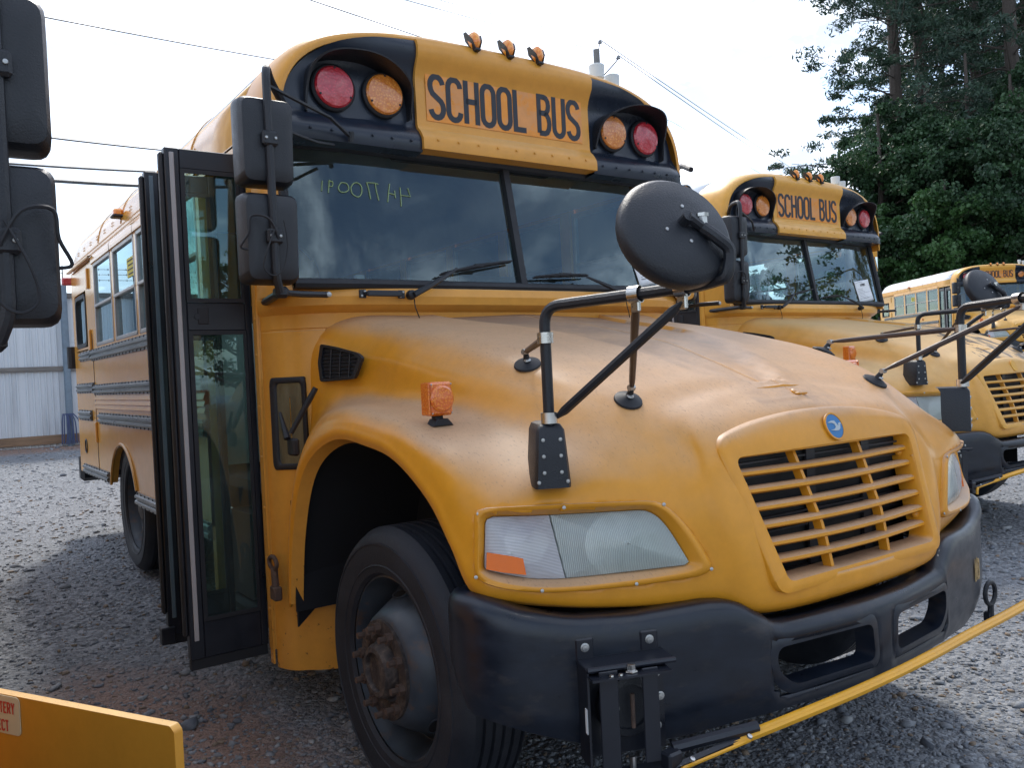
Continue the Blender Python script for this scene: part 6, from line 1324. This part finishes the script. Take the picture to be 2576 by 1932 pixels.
def tr_at(px, dist): d = ray(px, 700); d = V((d.x, d.y, 0)).normalized(); return CAM.x+d.x*dist, CAM.y+d.y*dist
for (kind, label, px, dist, h, seed, n, lean, spread) in [
 ('pine', 'tall pine with ragged open branches, leftmost of the trees against the sky', 2292, 46, 30, 15, 19000, -.045, 1.15),
 ('pine', 'tall leaning pine whose bare trunk shows just right of the leftmost pine', 2365, 50, 33, 12, 13000, -.07, .9),
 ('pine', 'tall dark pine at the right edge of the picture', 2590, 46, 31, 13, 20000, -.06, 1.2),
 ('pine', 'dark pine filling the gap between the leaning pine and the right edge', 2478, 52, 30, 14, 17000, .0, 1.2),
 ('deep', 'broad leafy tree with mid green crown under the tall pines', 2345, 44, 12.5, 21, 26000, .0, 1.0),
 ('deep', 'leafy tree with deep green crown right of the broad one, under the pines', 2450, 43, 13.5, 22, 26000, .0, 1.05),
 ('deep', 'leafy tree at the right edge standing below the dark pine', 2560, 42, 12, 23, 24000, .0, 1.1),
 ('bright', 'low tree with bright fresh green layered branches above the far bus', 2385, 40, 7.6, 24, 20000, .0, 1.1),
 ('deep', 'leafy tree whose foliage meets the right corner of the second bus', 2225, 42, 11.5, 25, 24000, .0, .95),
 ('bright', 'small light green tree seen through the windshield of the second bus', 2120, 40, 6.0, 26, 14000, .0, 1.3),
 ('bright', 'small light green tree behind the second bus, left of the one seen through its glass', 1985, 41, 5.4, 27, 12000, .0, 1.3)]:
    x, y = tr_at(px, dist); tree(kind, label, x, y, h, seed, n, lean, spread)
for i, (px, dist, h) in enumerate(((2170, 50, 6.5), (2260, 52, 7), (2340, 54, 7.5), (2420, 52, 7), (2500, 53, 7.5), (2580, 50, 7))):
    x, y = tr_at(px, dist); tree('deep', 'dark bushy undergrowth tree at the foot of the pines, %s along the wood edge' % ('first', 'second', 'third', 'fourth', 'fifth', 'sixth')[i], x, y, h, 60+i, 9000, 0, 1.9)
for (kind, label, px, dist, h, seed, n, lean, spread) in [
 ('deep', 'tall leafy tree far back, just left of the right edge pine', 2500, 58, 25, 71, 26000, .0, .8),
 ('deep', 'tall leafy tree far back behind the leaning pine trunk', 2390, 60, 22, 72, 22000, .0, .75),
 ('deep', 'tall leafy tree far back at the right edge of the picture', 2600, 57, 27, 73, 26000, .0, .8)]:
    x, y = tr_at(px, dist); tree(kind, label, x, y, h, seed, n, lean, spread)
for i, (x, y, h) in enumerate([(33, -9, 15), (30, -18, 14), (38, -2, 16), (26, -26, 13)]):
    tree('deep', 'leafy tree beside the lot, mirrored in the second bus windshield, %s of its row' % ('first', 'second', 'third', 'last')[i], x, y, h, 80+i, 9000, 0, 1.35, base=0, grp='trees reflected in the glass')
# trees across the lot, seen only as reflections in the glass
for i, (x, y, h) in enumerate([(-6, -44, 11), (4, -47, 13), (13, -45, 10), (22, -42, 14), (31, -40, 12), (40, -36, 15), (48, -28, 13)]):
    nm = ('leafy tree across the lot, reflected in the door glass', 'leafy tree across the lot, reflected in the windshield')[i > 2]
    tree('deep', nm+(', %s in its row' % ('first', 'second', 'third', 'first', 'second', 'third', 'last')[i]), x, y, h, 40+i, 7000, 0, 1.3, base=0, grp='trees reflected in the glass')
